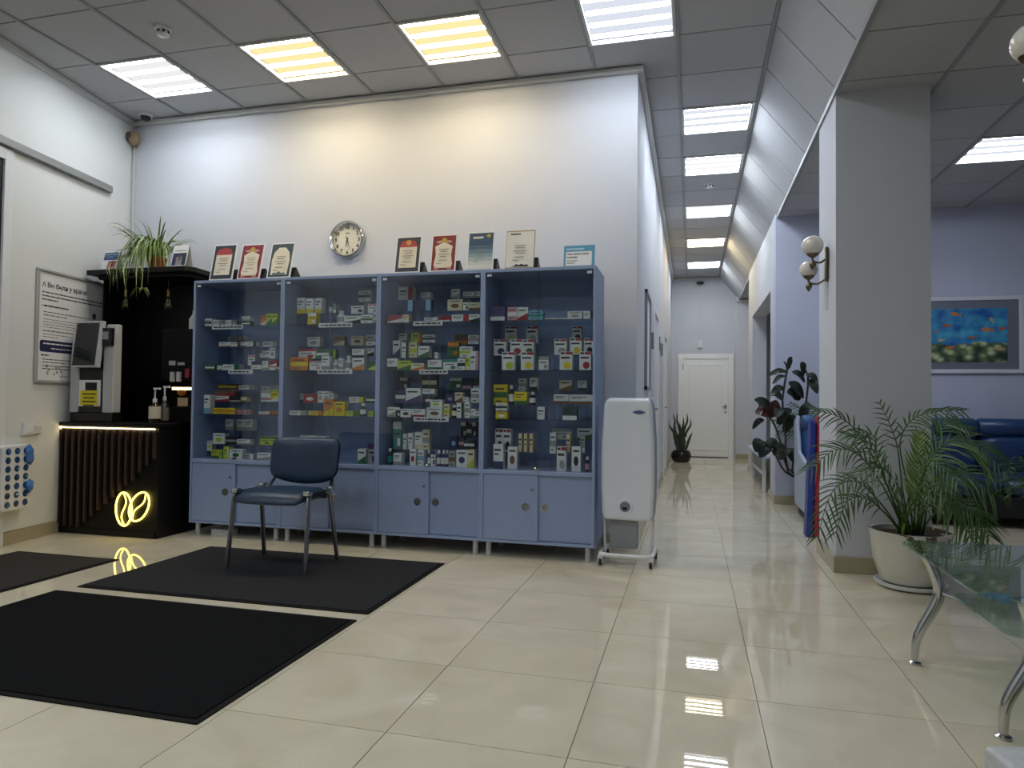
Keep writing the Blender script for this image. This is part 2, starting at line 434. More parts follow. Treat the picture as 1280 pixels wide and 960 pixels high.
# lounge ceiling
RC, RY0 = .6, 4.082
lc = struct('ceiling_lounge', MB().box(XS1, XR, YB - .2, YLW + .2, ZS + .03, ZS + .2).box(XS1, 1.7, 11.6, YE, ZS + .03, ZS + .2), CEILT, label='lower grid ceiling of grey tiles over the lounge', cat='ceiling')
LITR = {(2, 3)}
lrest = MB()
for c in range(0, 8):
    for r in range(-13, 7):
        x0, x1 = XS1 + c * RC, min(XS1 + (c + 1) * RC, XR); y0, y1 = max(RY0 + r * .605, YB), min(RY0 + (r + 1) * .605, YLW)
        if x1 - x0 < .03 or y1 - y0 < .03 or (c, r) in LITR: continue
        if in_view([(x0, y0, ZS), (x1, y0, ZS), (x0, y1, ZS), (x1, y1, ZS)], 5):
            link('ceiling_tile', ctile(x1 - x0 - .008, y1 - y0 - .012), lc, ((x0 + x1) / 2, (y0 + y1) / 2, ZS + .01))
        else: lrest.box(x0 + .004, x1 - .004, y0 + .004, y1 - .004, ZS + .004, ZS + .022)
lf = obj('ceiling_tile_field', lrest, CEILT, lc); lf['kind'] = 'stuff'
for c in range(1, 8):
    x = XS1 + c * RC; obj('grid_bar', MB().box(x - .012, x + .012, YB, YLW, ZS - .006, ZS + .03), TBAR, lc)
for r in range(-11, 7):
    y = RY0 + r * .605; obj('cross_bar', MB().box(XS1, XR, y - .012, y + .012, ZS + .023, ZS + .03), TBAR, lc)

# ------------------------------------------------------------------ ceiling lamps
TONE = {'cool': (.82, .90, 1.0), 'white': (.88, .95, 1.0), 'warm': (1.0, .82, .52)}
PANEL = {'cool': (.62, .66, .74), 'white': (.74, .74, .74), 'warm': (.90, .74, .36)}
def panel_lamp(x0, y0, z, tone, label, group='square panel lamps in the ceiling', off=''):
    w = .592
    t = thing('ceiling_lamp' + off, label, 'lamp', (x0 + .3, y0 + .3, z), 0, group)
    X0, Y0 = x0 + .306 - w / 2, y0 + .303 - w / 2
    f = MB(); e = .018
    f.box(X0, X0 + w, Y0, Y0 + e, z - .008, z + .02).box(X0, X0 + w, Y0 + w - e, Y0 + w, z - .008, z + .02).box(X0, X0 + e, Y0 + e, Y0 + w - e, z - .008, z + .02).box(X0 + w - e, X0 + w, Y0 + e, Y0 + w - e, z - .008, z + .02)
    obj('frame', f, TRIMW, t)
    obj('diffuser' + off, MB().box(X0 + e, X0 + w - e, Y0 + e, Y0 + w - e, z + .026, z + .03), emat('diffuser_' + tone, PANEL[tone], 1.15), t)
    for k in range(4):
        yc = Y0 + w * (k + .5) / 4
        obj('tube' + off, MB().tube([(X0 + .028, yc, z + .022), (X0 + .05, yc, z + .020), (X0 + w - .05, yc, z + .020), (X0 + w - .028, yc, z + .022)], [.020, .025, .025, .020], 10, flat=.3), emat('tube_' + tone, TONE[tone], LAMP), t, smooth=60)
    return t
names = {-7: ('white', 'white panel lamp in the ceiling beside the dome camera'), -5: ('warm', 'warm yellow panel lamp next to the white one by the dome camera'), -3: ('warm', 'warm yellow panel lamp next to the cool bluish one'), -1: ('cool', 'cool bluish white panel lamp above the wall corner')}
for c, r in LITM: panel_lamp(CX0 + c * TC, CY0 + r * TCY, ZC, names[c][0], names[c][1])
cn = {3: ('cool', 'cool white panel lamp first along the corridor'), 5: ('white', 'white panel lamp before the corridor smoke detector'), 8: ('white', 'white panel lamp just past the corridor smoke detector'), 11: ('warm', 'warm panel lamp in the corridor ceiling'), 14: ('white', 'white panel lamp closest to the corridor door')}
for c, r in LITC: panel_lamp(CX0, CY0 + r * TCY, ZC, cn[r][0], cn[r][1])
for c, r in LITB: panel_lamp(CX0 + c * TC, CY0 + r * TCY, ZC, 'white', 'white panel lamp in the ceiling opposite the cabinets', 'panel lamps over the entrance side', '_offscreen')
panel_lamp(XS1 + 2 * RC, RY0 + 3 * .605, ZS, 'cool', 'cool white panel lamp in the lower lounge ceiling')

# ------------------------------------------------------------------ glass-fronted cabinets
LAM = mat('blue_laminate', '#8e9fc3', 0.45, noise=0.02, nscale=12)
GLS = glass('cabinet_glass', (.94, .96, .975), 1.45)
SHG = glass('shelf_glass', (.80, .86, .88), 1.5)
CABX0, CABW, CABY0, CABY1, CABZ = -3.81, .796, 4.62, 5.06, 2.0
SHELF = (1.645, 1.295, .952, .600)
CABN = ['cabinet beside the coffee counter', 'cabinet right behind the chair', 'cabinet third from the coffee counter', 'cabinet beside the air purifier']
CABL = ['blue glass-fronted display cabinet beside the black coffee counter', 'blue glass-fronted display cabinet partly hidden by the chair', 'blue glass-fronted display cabinet third from the coffee counter', 'blue glass-fronted display cabinet beside the white air purifier']
def cabinet(i):
    x0 = CABX0 + i * CABW; x1 = x0 + CABW; e = .018
    t = thing('display_cabinet', CABL[i], 'cabinet', ((x0 + x1) / 2, (CABY0 + CABY1) / 2, 0), 0, 'blue glass-fronted cabinets along the wall')
    y0, y1 = CABY0, CABY1
    for a in (x0, x1 - e): obj('side_panel', MB().box(a, a + e, y0, y1, .1, CABZ), LAM, t, bevel=.0015)
    obj('top_panel', MB().box(x0 + e, x1 - e, y0, y1, CABZ - .022, CABZ), LAM, t, bevel=.0015)
    obj('bottom_panel', MB().box(x0 + e, x1 - e, y0, y1, .1, .118), LAM, t, bevel=.0015)
    obj('back_panel', MB().box(x0 + e, x1 - e, y1 - .008, y1, .118, CABZ - .022), LAM, t)
    obj('ledge', MB().box(x0 + e, x1 - e, y0 - .004, y1 - .01, .572, SHELF[3]), LAM, t, bevel=.002)
    for z in SHELF[:3]: obj('shelf', MB().box(x0 + e + .001, x1 - e - .001, y0 + .045, y1 - .012, z - .006, z), SHG, t)
    xm = (x0 + x1) / 2
    for k, (a, b, yy) in enumerate(((x0 + e + .001, xm + .012, y0 + .008), (xm - .012, x1 - e - .001, y0 + .020))):
        p = obj('glass_door', MB().box(a, b, yy, yy + .004, SHELF[3] + .004, CABZ - .024), GLS, t)
        ca = x0 + e + .012 if k == 0 else x1 - e - .045
        obj('clip', MB().box(ca, ca + .032, yy - .004, yy, CABZ - .05, CABZ - .033), WHITEP, p)
    lk = obj('lock', MB().box(xm - .02, xm + .02, y0 - .006, y0 + .004, SHELF[3] + .004, SHELF[3] + .022).lathe([(.012, 0), (.012, .014), (.008, .018)], (xm, y0 - .006, SHELF[3] + .014), 12, axis='y'), CHROME, t, bevel=.002)
    for k, (a, b, yy) in enumerate(((x0 + e + .002, xm + .01, y0 + .004), (xm + .002, x1 - e - .002, y0 + .024))):
        d = obj('sliding_door', MB().box(a, b, yy, yy + .016, .122, .57), LAM, t, bevel=.001)
        hx = xm - .075 if k == 0 else xm + .055
        obj('handle', MB().lathe([(.026, 0), (.026, .004), (.020, .004), (.019, .002)], (hx, yy, .352), 18, axis='y', caps=False).lathe([(.0195, .0018), (.001, .0019)], (hx, yy, .352), 18, 1, 'y'), [CHROME, STEEL], d, smooth=40)
        if k == 0: obj('lock', MB().lathe([(.012, 0), (.012, .005), (.003, .006)], (xm - .028, yy, .468), 12, axis='y'), CHROME, d)
    for lx in (x0 + .048, x1 - .048):
        for ly in (y0 + .05, y1 - .06):
            obj('leg', MB().lathe([(.024, 0), (.024, .008), (.019, .012), (.019, .1)], (lx, ly, 0), 14), mat('leg_silver', '#c3c5c9', .3, .3), t, smooth=40)
for i in range(4): cabinet(i)

# ------------------------------------------------------------------ cartons and bottles on the shelves
PAL = {'W': ('white', '#e4e6e2'), 'G': ('grey', '#9a9e9a'), 'N': ('green', '#2f6b3a'), 'L': ('lime', '#b8c83c'), 'Y': ('yellow', '#e0c71a'), 'O': ('orange', '#cf7a1e'),
       'R': ('red', '#a2202c'), 'B': ('navy', '#25315e'), 'C': ('light blue', '#7fb1c9'), 'T': ('teal', '#2f8a80'), 'P': ('purple', '#4a3a70'), 'K': ('black', '#1c1c1f'),
       'M': ('brown', '#7a5638'), 'E': ('cream', '#ddd3b0'), 'I': ('pink', '#c99aa0'), 'D': ('dark green', '#1e3d33')}
def pm(k): return mat('print_' + PAL[k][0].replace(' ', '_'), PAL[k][1], .5)
_cart = {}
def carton_mesh(a, b, lay):
    key = (a, b, lay)
    if key in _cart: return _cart[key]
    mb = MB().box(-.5, .5, 0, 1, 0, 1, 0)
    def rect(x0, x1, z0, z1, m): mb.quad((x0, -.008, z0), (x1, -.008, z0), (x1, -.008, z1), (x0, -.008, z1), m)
    if lay == 0:      # band below, two lines of print
        rect(-.5, .5, 0, .30, 1); rect(-.40, .25, .72, .80, 2); rect(-.40, .05, .56, .62, 2)
    elif lay == 1:    # band above, emblem
        rect(-.5, .5, .74, 1, 1); rect(-.35, .30, .52, .60, 2); rect(.05, .38, .12, .40, 1)
    elif lay == 2:    # side stripe
        rect(.18, .5, 0, 1, 1); rect(-.42, .08, .62, .72, 2); rect(-.42, 0, .40, .46, 2)
    elif lay == 3:    # middle band
        rect(-.5, .5, .34, .62, 1); rect(-.36, .30, .74, .82, 2); rect(-.3, .1, .14, .20, 2)
    elif lay == 4:    # diagonal sweep
        mb.add([(-.5, -.008, 0), (.5, -.008, 0), (.5, -.008, .55), (-.5, -.008, .15)], ((0, 1, 2, 3),), 1); rect(-.38, .28, .70, .80, 2)
    elif lay == 5:    # round emblem
        mb.add([(.28 * math.cos(2 * math.pi * j / 12), -.008, .42 + .2 * math.sin(2 * math.pi * j / 12)) for j in range(12)], (tuple(range(12)),), 1); rect(-.34, .34, .78, .86, 2)
    elif lay == 6:    # small red heading with emblem below
        rect(-.44, -.08, .86, .96, 2); rect(-.02, .5, .84, .98, 3); rect(-.4, .32, .62, .72, 2)
        mb.add([(.1 + .3 * math.cos(2 * math.pi * j / 10), -.008, .26 + .2 * math.sin(2 * math.pi * j / 10)) for j in range(10)], (tuple(range(10)),), 1)
    _cart[key] = mb.mesh('medicine_carton', [pm(a), pm(b), mat('print_ink', '#30343a', .6), pm('R')])
    return _cart[key]
_bot = {}
def bottle_mesh(a, b):
    if (a, b) in _bot: return _bot[(a, b)]
    mb = MB().lathe([(.40, 0), (.48, .02), (.48, .60), (.40, .70), (.20, .76), (.20, .80)], (0, .5, 0), 14, 0)
    mb.lathe([(.27, .80), (.27, .98), (.22, 1.0)], (0, .5, 0), 12, 2).lathe([(.485, .16), (.485, .54)], (0, .5, 0), 14, 1)
    _bot[(a, b)] = mb.mesh('medicine_bottle', [pm(a), pm(b), pm('W')], 40)
    return _bot[(a, b)]
ROWY = (CABY0 + .075, CABY0 + .165, CABY0 + .255)
ROWN = ('front row', 'middle row', 'rear row')
SHN = ('top shelf', 'second shelf', 'third shelf', 'bottom shelf')
CABS = ('cabinet by coffee counter', 'cabinet behind chair', 'cabinet third from counter', 'cabinet by air purifier')
risers = {}
def goods(ci, si, org, sc, rows):
    """rows: (x0, y0, x1, y1 in crop pixels, row, colours, layout or 'b'); 's' before the row number = lying on the carton below"""
    for x0, y0, x1, y1, row, cols, lay in rows:
        stacked = isinstance(row, str); rw = int(str(row)[-1])
        Y = ROWY[rw]
        a = ony(org[0] + x0 / sc, org[1] + y0 / sc, Y); b = ony(org[0] + x1 / sc, org[1] + y1 / sc, Y)
        lo = CABX0 + ci * CABW + .021; hi = lo + CABW - .042
        ax, bx = max(a.x, lo), min(b.x, hi)
        w, zt, zb = bx - ax, a.z, b.z
        if w < .012: continue
        if rw == 2 and cols[0] == 'G': cols = 'W' + (cols[1] if cols[1] != 'W' else 'G')
        pend.append([ci, si, rw, stacked, (ax + bx) / 2, w, zb, zt, cols, lay])
pend = []
def flush():
    # settle each carton on its shelf, riser or the carton below
    groups = {}
    for p in pend:
        if p[2] == 0 and not p[3]: p.append(SHELF[p[1]]); continue
        if not p[3]: groups.setdefault((p[0], p[1], p[2]), []).append(p)
    for key, L in groups.items():
        L.sort(key=lambda p: p[4]); runs = []
        for p in L:
            if runs and p[4] - p[5] / 2 - (runs[-1][-1][4] + runs[-1][-1][5] / 2) < .06 and abs(p[6] - runs[-1][0][6]) < .05: runs[-1].append(p)
            else: runs.append([p])
        for run in runs:
            z = max(sum(p[6] for p in run) / len(run), SHELF[key[1]] + .02)
            for p in run: p.append(z)
            xa, xb = min(p[4] - p[5] / 2 for p in run), max(p[4] + p[5] / 2 for p in run)
            ya = ROWY[key[2]] - .004; yb = ya + .068; s = SHELF[key[1]]
            r = MB().box(xa, xb, ya, yb, z - .003, z).box(xa, xa + .003, ya, yb, s + .0004, z - .003).box(xb - .003, xb, ya, yb, s + .0004, z - .003)
            o = recentre(obj('display_riser', r, glass('acrylic', (.90, .93, .95), 1.2)))
            tag(o, 'clear riser under %s pack, %s, %s, %s' % (PAL[run[0][8][0]][0], ROWN[key[2]], SHN[key[1]], CABS[key[0]]), 'riser', 'clear risers on cabinet shelves')
    done = [p for p in pend if len(p) == 11]
    for p in [q for q in pend if q[3]]:
        below = [q for q in done if q[0] == p[0] and q[1] == p[1] and q[2] == p[2] and not q[3] and q[4] - q[5] / 2 < p[4] + p[5] * .35 and q[4] + q[5] / 2 > p[4] - p[5] * .35]
        z = max([q[10] + (q[7] - q[6]) for q in below], default=SHELF[p[1]])
        p.append(z)
    for ci, si, rw, stk, xc, w, zb, zt, cols, lay, z in pend:
        h = max(zt - zb, .012); a, b = cols[0], cols[1]
        if not stk and rw == 0: h = max(zt - z, .012)
        top = (CABZ - .03, SHELF[0] - .012, SHELF[1] - .012, SHELF[2] - .012)[si]
        h = min(h, top - z) - .0005
        d = .056
        if lay == 'b':
            o = link('medicine_bottle', bottle_mesh(a, b)); o.scale = (w, min(w, .06), h); kind = 'bottle'
        else:
            o = link('medicine_carton', carton_mesh(a, b, lay)); o.scale = (w * .985, d, h); kind = 'carton'
        o.location = (xc, ROWY[rw] + (.003 if lay == 'b' else 0), z + .0005)
        ar = w / h
        shape = 'flat ' if ar > 2.4 else 'wide ' if ar > 1.5 else 'slim ' if ar < .45 else 'upright ' if ar < .8 else ''
        pr = PAL[b][0]
        tag(o, '%s%s %s, %s print, %s, %s, %s' % (shape, PAL[a][0], kind, pr, 'stacked' if stk else ROWN[rw], SHN[si], CABS[ci]), kind, 'medicine packs in the %s' % CABN[ci])

g = ((240, 350), 8)
goods(0, 0, *g, [(130, 385, 195, 465, 0, 'WD', 3), (208, 400, 295, 460, 0, 'WG', 2), (300, 405, 332, 460, 0, 'GW', 0), (340, 400, 418, 460, 0, 'WG', 2), (420, 405, 446, 460, 0, 'GW', 0),
    (500, 412, 578, 460, 0, 'NW', 3), (500, 368, 577, 412, 's0', 'WG', 0), (685, 360, 740, 455, 0, 'OE', 4), (745, 335, 796, 455, 0, 'LN', 4), (800, 335, 852, 455, 0, 'LN', 4)])
goods(0, 1, *g, [(360, 570, 505, 612, 2, 'EI', 0), (510, 565, 555, 610, 2, 'GW', 0), (268, 620, 385, 665, 1, 'WI', 0), (390, 620, 485, 662, 1, 'WM', 2), (490, 620, 542, 662, 1, 'WG', 0), (546, 620, 640, 668, 1, 'WK', 2),
    (705, 615, 855, 668, 2, 'WG', 2), (682, 735, 772, 785, 1, 'WG', 0), (705, 695, 770, 722, 's1', 'WK', 0), (775, 680, 832, 785, 1, 'WG', 5),
    (130, 845, 225, 905, 0, 'NW', 3), (250, 855, 296, 905, 0, 'WG', 0), (305, 845, 475, 905, 0, 'WN', 2), (560, 748, 628, 855, 1, 'WI', 1), (590, 865, 692, 905, 0, 'WP', 0), (595, 812, 694, 863, 's0', 'PW', 0),
    (700, 810, 760, 900, 0, 'WG', 0), (775, 860, 880, 900, 0, 'WR', 1), (778, 800, 846, 860, 's0', 'RW', 4)])
g = ((240, 460), 8)
goods(0, 2, *g, [(262, 155, 450, 214, 2, 'MY', 3), (465, 170, 620, 218, 2, 'GW', 2), (205, 280, 368, 338, 1, 'WR', 4), (222, 220, 430, 278, 's1', 'MR', 4), (372, 290, 485, 338, 1, 'KG', 0), (488, 288, 545, 338, 1, 'EM', 0),
    (690, 285, 784, 340, 1, 'WR', 3), (690, 185, 784, 284, 's1', 'GW', 0), (786, 240, 865, 335, 1, 'YW', 4), (790, 172, 862, 238, 's1', 'GL', 0),
    (120, 268, 178, 465, 0, 'WC', 0), (212, 398, 425, 465, 0, 'YO', 3), (432, 418, 480, 465, 0, 'IR', 5), (486, 418, 531, 465, 0, 'IR', 5), (533, 418, 581, 465, 0, 'IR', 5), (670, 435, 770, 470, 0, 'WI', 0), (772, 432, 862, 468, 0, 'OM', 0)])
goods(0, 3, *g, [(335, 512, 412, 622, 2, 'WG', 0), (448, 515, 522, 625, 2, 'WG', 0), (530, 515, 606, 628, 2, 'WG', 0), (210, 655, 325, 764, 1, 'WL', 5), (335, 685, 445, 764, 1, 'KG', 3), (448, 710, 580, 768, 1, 'WG', 0),
    (680, 685, 771, 772, 1, 'LN', 1), (775, 685, 862, 774, 1, 'LN', 1), (120, 728, 196, 828, 1, 'WL', 5), (192, 818, 268, 895, 0, 'LN', 0), (270, 818, 313, 895, 0, 'LN', 2), (316, 785, 367, 895, 0, 'LE', 2),
    (375, 810, 500, 900, 0, 'WN', 5), (510, 858, 612, 900, 0, 'GW', 2), (650, 848, 785, 905, 0, 'WG', 4)])
g = ((354, 345), 8)
goods(1, 0, *g, [(135, 215, 215, 372, 1, 'WY', 0), (230, 222, 299, 370, 1, 'WY', 0), (320, 222, 386, 372, 1, 'WY', 0), (245, 370, 330, 488, 0, 'YW', 1), (455, 318, 490, 372, 1, 'WG', 0), (500, 285, 526, 372, 1, 'GW', 0),
    (680, 272, 806, 375, 1, 'WK', 1), (848, 280, 938, 372, 1, 'WI', 1), (755, 148, 872, 252, 2, 'GK', 3), (520, 345, 603, 488, 0, 'WG', 'b'), (608, 400, 775, 488, 0, 'WK', 4), (780, 388, 892, 488, 0, 'WN', 3), (900, 370, 937, 488, 0, 'WG', 0)])
goods(1, 1, *g, [(240, 612, 368, 706, 2, 'WG', 5), (500, 600, 613, 695, 2, 'ME', 4), (680, 600, 802, 692, 2, 'EM', 5), (826, 590, 925, 692, 2, 'WG', 3), (150, 728, 323, 825, 1, 'WR', 1), (330, 735, 460, 828, 1, 'NW', 3), (462, 735, 522, 824, 1, 'NL', 2),
    (68, 812, 247, 942, 0, 'OY', 3), (262, 850, 383, 942, 0, 'WI', 1), (386, 800, 466, 940, 0, 'WG', 0), (482, 835, 536, 940, 0, 'WG', 'b'), (553, 822, 596, 940, 0, 'WG', 0), (610, 798, 667, 940, 0, 'WG', 'b'),
    (690, 818, 810, 942, 0, 'WO', 4), (690, 728, 808, 816, 's0', 'WK', 0), (826, 725, 906, 800, 1, 'WK', 4), (850, 850, 925, 945, 0, 'NL', 4)])
g = ((354, 460), 8)
goods(1, 2, *g, [(168, 255, 200, 347, 1, 'GK', 0), (202, 255, 332, 347, 1, 'RW', 5), (345, 232, 396, 348, 1, 'WG', 5), (400, 232, 459, 348, 1, 'WG', 5), (465, 255, 506, 348, 1, 'WG', 0), (60, 425, 225, 478, 0, 'WG', 2), (258, 430, 393, 480, 0, 'YO', 2),
    (405, 310, 501, 478, 0, 'OY', 4), (506, 335, 612, 480, 0, 'YO', 5), (622, 430, 733, 482, 0, 'LN', 2), (755, 355, 815, 482, 0, 'DW', 'b'), (660, 288, 803, 352, 1, 'WY', 2), (830, 285, 926, 352, 1, 'DW', 3), (850, 432, 924, 482, 0, 'LN', 2)])
goods(1, 3, *g, [(165, 675, 299, 708, 1, 'WI', 0), (305, 680, 432, 710, 1, 'WI', 0), (745, 808, 826, 945, 0, 'WN', 4), (848, 755, 924, 945, 0, 'GP', 1)])
g = ((474, 340), 7.385)
goods(2, 0, *g, [(178, 140, 309, 256, 2, 'WR', 2), (385, 190, 471, 252, 2, 'WG', 0), (665, 158, 744, 242, 2, 'WG', 4), (775, 185, 882, 240, 2, 'GW', 0), (892, 180, 932, 238, 2, 'WG', 0), (170, 262, 310, 358, 1, 'BC', 2), (328, 262, 477, 358, 1, 'BC', 2),
    (630, 255, 767, 356, 1, 'EM', 5), (773, 255, 823, 354, 1, 'WK', 1), (828, 280, 932, 350, 1, 'EM', 0), (75, 400, 213, 465, 0, 'RW', 4), (215, 395, 274, 465, 0, 'EW', 0), (415, 420, 536, 465, 0, 'WN', 0), (552, 405, 656, 465, 0, 'RW', 0), (668, 395, 826, 465, 0, 'WR', 2), (829, 392, 928, 465, 0, 'WK', 4)])
goods(2, 1, *g, [(180, 555, 256, 645, 2, 'GW', 0), (262, 555, 312, 645, 2, 'NL', 2), (315, 555, 387, 648, 2, 'LO', 2), (400, 600, 516, 674, 2, 'WB', 3), (695, 580, 813, 668, 2, 'MO', 0), (820, 580, 917, 664, 2, 'GI', 3),
    (125, 630, 193, 790, 1, 'WB', 4), (208, 655, 263, 792, 1, 'WK', 2), (278, 650, 347, 792, 1, 'EL', 3), (360, 685, 463, 792, 1, 'WN', 4), (632, 650, 733, 788, 1, 'NO', 1), (740, 688, 862, 788, 1, 'WL', 3),
    (72, 798, 166, 905, 0, 'WD', 0), (172, 818, 289, 905, 0, 'LN', 4), (295, 842, 412, 905, 0, 'EO', 4), (448, 812, 576, 905, 0, 'WN', 0), (510, 738, 539, 810, 's0', 'WG', 0), (590, 808, 719, 905, 0, 'WT', 1), (726, 798, 791, 905, 0, 'WK', 3), (796, 785, 839, 905, 0, 'LE', 0), (842, 730, 912, 905, 0, 'WI', 2)])
g = ((474, 460), 7.385)
goods(2, 2, *g, [(192, 88, 260, 195, 2, 'KW', 1), (395, 62, 529, 200, 2, 'KE', 3), (650, 95, 763, 195, 2, 'NW', 1), (768, 92, 851, 190, 2, 'BI', 0), (866, 95, 927, 190, 2, 'DW', 0), (150, 205, 239, 326, 1, 'PW', 3), (245, 185, 383, 328, 1, 'WP', 4), (398, 258, 513, 328, 1, 'KW', 5), (400, 187, 513, 256, 's1', 'WB', 0),
    (615, 240, 689, 324, 1, 'PG', 5), (698, 225, 770, 322, 1, 'EM', 4), (775, 265, 827, 322, 1, 'WG', 0), (848, 185, 927, 322, 1, 'WG', 3), (75, 360, 151, 460, 0, 'WG', 4), (153, 365, 191, 460, 0, 'KW', 1), (195, 378, 293, 460, 0, 'WK', 5), (298, 378, 420, 460, 0, 'WR', 0),
    (438, 365, 583, 460, 0, 'WM', 5), (472, 288, 582, 362, 's0', 'WL', 5), (595, 332, 650, 460, 0, 'EL', 3), (660, 340, 711, 460, 0, 'KE', 'b'), (715, 322, 779, 462, 0, 'WK', 2), (790, 310, 833, 462, 0, 'WG', 3), (840, 378, 888, 462, 0, 'WG', 0), (890, 400, 932, 462, 0, 'WT', 0)])
goods(2, 3, *g, [(128, 498, 202, 752, 1, 'TW', 1), (220, 612, 261, 754, 1, 'WG', 2), (270, 600, 323, 754, 1, 'WG', 2), (330, 590, 397, 754, 1, 'WE', 0), (400, 565, 462, 754, 1, 'EG', 3), (652, 632, 719, 750, 1, 'BC', 5), (735, 640, 779, 748, 1, 'KI', 3), (782, 665, 829, 748, 1, 'DW', 3), (832, 665, 877, 748, 1, 'DW', 3),
    (752, 500, 801, 640, 2, 'KW', 1), (806, 520, 852, 640, 2, 'KW', 3), (857, 500, 892, 640, 2, 'KW', 1), (65, 742, 112, 892, 0, 'DT', 'b'), (130, 785, 206, 895, 0, 'WG', 0), (283, 750, 336, 897, 0, 'WR', 5), (356, 755, 409, 897, 0, 'WC', 3), (435, 760, 472, 897, 0, 'BW', 'b'), (475, 760, 516, 900, 0, 'WB', 1),
    (524, 760, 563, 900, 0, 'PW', 'b'), (566, 760, 605, 900, 0, 'PW', 'b'), (607, 760, 634, 900, 0, 'PW', 'b'), (640, 765, 702, 900, 0, 'GM', 3), (712, 755, 813, 905, 0, 'WB', 5), (815, 755, 877, 905, 0, 'EL', 4)])
g = ((600, 340), 7.386)
goods(3, 0, *g, [(95, 320, 229, 438, 0, 'PW', 0), (255, 325, 341, 438, 0, 'IW', 3), (343, 325, 442, 438, 0, 'WR', 4), (446, 355, 584, 438, 0, 'CT', 3), (595, 425, 700, 438, 0, 'WG', 0), (702, 425, 806, 438, 0, 'WG', 0), (808, 365, 942, 436, 0, 'WG', 5), (955, 360, 1048, 436, 0, 'WK', 2)])
goods(3, 1, *g, [(230, 500, 336, 650, 2, 'GL', 6), (428, 500, 532, 655, 2, 'GW', 6), (850, 500, 937, 640, 2, 'WK', 6), (128, 620, 239, 770, 1, 'WB', 6), (278, 620, 389, 770, 1, 'WR', 6), (391, 625, 499, 770, 1, 'WN', 6), (686, 620, 801, 765, 1, 'WG', 6), (830, 612, 940, 765, 1, 'WY', 6), (960, 610, 1048, 760, 1, 'WK', 6),
    (203, 738, 319, 900, 0, 'WL', 6), (378, 738, 494, 900, 0, 'WY', 6), (540, 780, 632, 900, 0, 'WG', 1), (736, 735, 851, 900, 0, 'WY', 6), (917, 735, 1024, 900, 0, 'WR', 6)])
g = ((600, 460), 7.11)
goods(3, 2, *g, [(343, 90, 406, 200, 2, 'WG', 3), (443, 88, 510, 206, 2, 'WK', 0), (705, 110, 817, 206, 2, 'EM', 4), (868, 110, 950, 204, 2, 'WD', 0), (120, 145, 241, 325, 1, 'YN', 3), (247, 150, 296, 325, 1, 'KW', 'b'), (303, 210, 417, 328, 1, 'YN', 0), (430, 215, 491, 330, 1, 'KW', 'b'),
    (655, 235, 787, 322, 1, 'WM', 0), (790, 235, 1000, 322, 1, 'WM', 0), (140, 388, 241, 460, 0, 'YW', 5), (140, 317, 240, 386, 's0', 'WK', 3), (508, 345, 606, 460, 0, 'WP', 2), (735, 335, 861, 462, 0, 'DW', 0)])
goods(3, 3, *g, [(640, 540, 816, 640, 2, 'WG', 1), (862, 535, 1000, 642, 2, 'WN', 4), (135, 535, 203, 740, 1, 'WK', 6), (205, 535, 273, 740, 1, 'WK', 6), (343, 585, 383, 752, 1, 'EM', 2), (392, 585, 431, 752, 1, 'EM', 2), (441, 585, 480, 752, 1, 'EM', 2), (622, 575, 673, 760, 1, 'WG', 3), (768, 590, 816, 755, 1, 'EM', 2), (888, 600, 932, 755, 1, 'GW', 0),
    (118, 675, 206, 890, 0, 'WB', 0), (247, 700, 327, 890, 0, 'WM', 5), (682, 698, 763, 905, 0, 'WG', 6), (815, 698, 893, 905, 0, 'WK', 5), (928, 790, 972, 895, 0, 'KI', 'b')])
flush()

# small white box lying under the first cabinet
a, b = onz(264, 668, 0), onz(290, 669, 0)
o = recentre(obj('floor_box', MB().box(a.x, b.x, a.y, a.y + .09, .0005, .042), PAPER, bevel=.002)); tag(o, 'small white flat box on the floor under the first blue cabinet', 'box')

# shelf name strips
strips = [(0, 0, 265, 408, 303.5, 413), (0, 1, 285.3, 464.4, 315.6, 470), (1, 0, 398.4, 403.7, 440, 408.5), (1, 1, 397, 459.6, 440, 465.8), (2, 0, 516.6, 401.6, 553.2, 406.6), (2, 1, 524, 461.2, 559.6, 466.6), (2, 2, 517, 520.6, 560.7, 525)]
for ci, si, x0, y0, x1, y1 in strips:
    Y = CABY0 + .0415; a = ony(x0, y0, Y); b = ony(x1, y1, Y)
    h = .032; z0 = SHELF[si] - h + .004
    t = thing('shelf_strip', 'white printed name strip on %s edge, %s' % (SHN[si], CABS[ci]), 'label', ((a.x + b.x) / 2, Y, z0), 0, 'white name strips on shelf edges')
    obj('strip', MB().box(a.x, b.x, Y, Y + .003, z0, z0 + h), PAPER, t)
    ln = MB(); x = a.x + .015
    random.seed(ci * 10 + si)
    while x < b.x - .03:
        w = random.uniform(.015, .04); ln.box(x, min(x + w, b.x - .012), Y - .0005, Y, z0 + .011, z0 + .021); x += w + .008
    obj('lettering', ln, INK, t)

# ------------------------------------------------------------------ entrance wall: local frame x along wall, -y into the room
EW = Vector((-SLW, 1, 0)).normalized(); NW = Vector((1, SLW, 0)).normalized()
ROTL = math.atan2(EW.y, EW.x)
def onl(x, y, off=0):
    d = ray(x, y); c = Vector((XLW, YW, 0)).dot(NW) + off
    return CAM + d * ((c - CAM.dot(NW)) / d.dot(NW))
def wall_u(p, base): return (Vector(p) - Vector(base)).dot(EW)
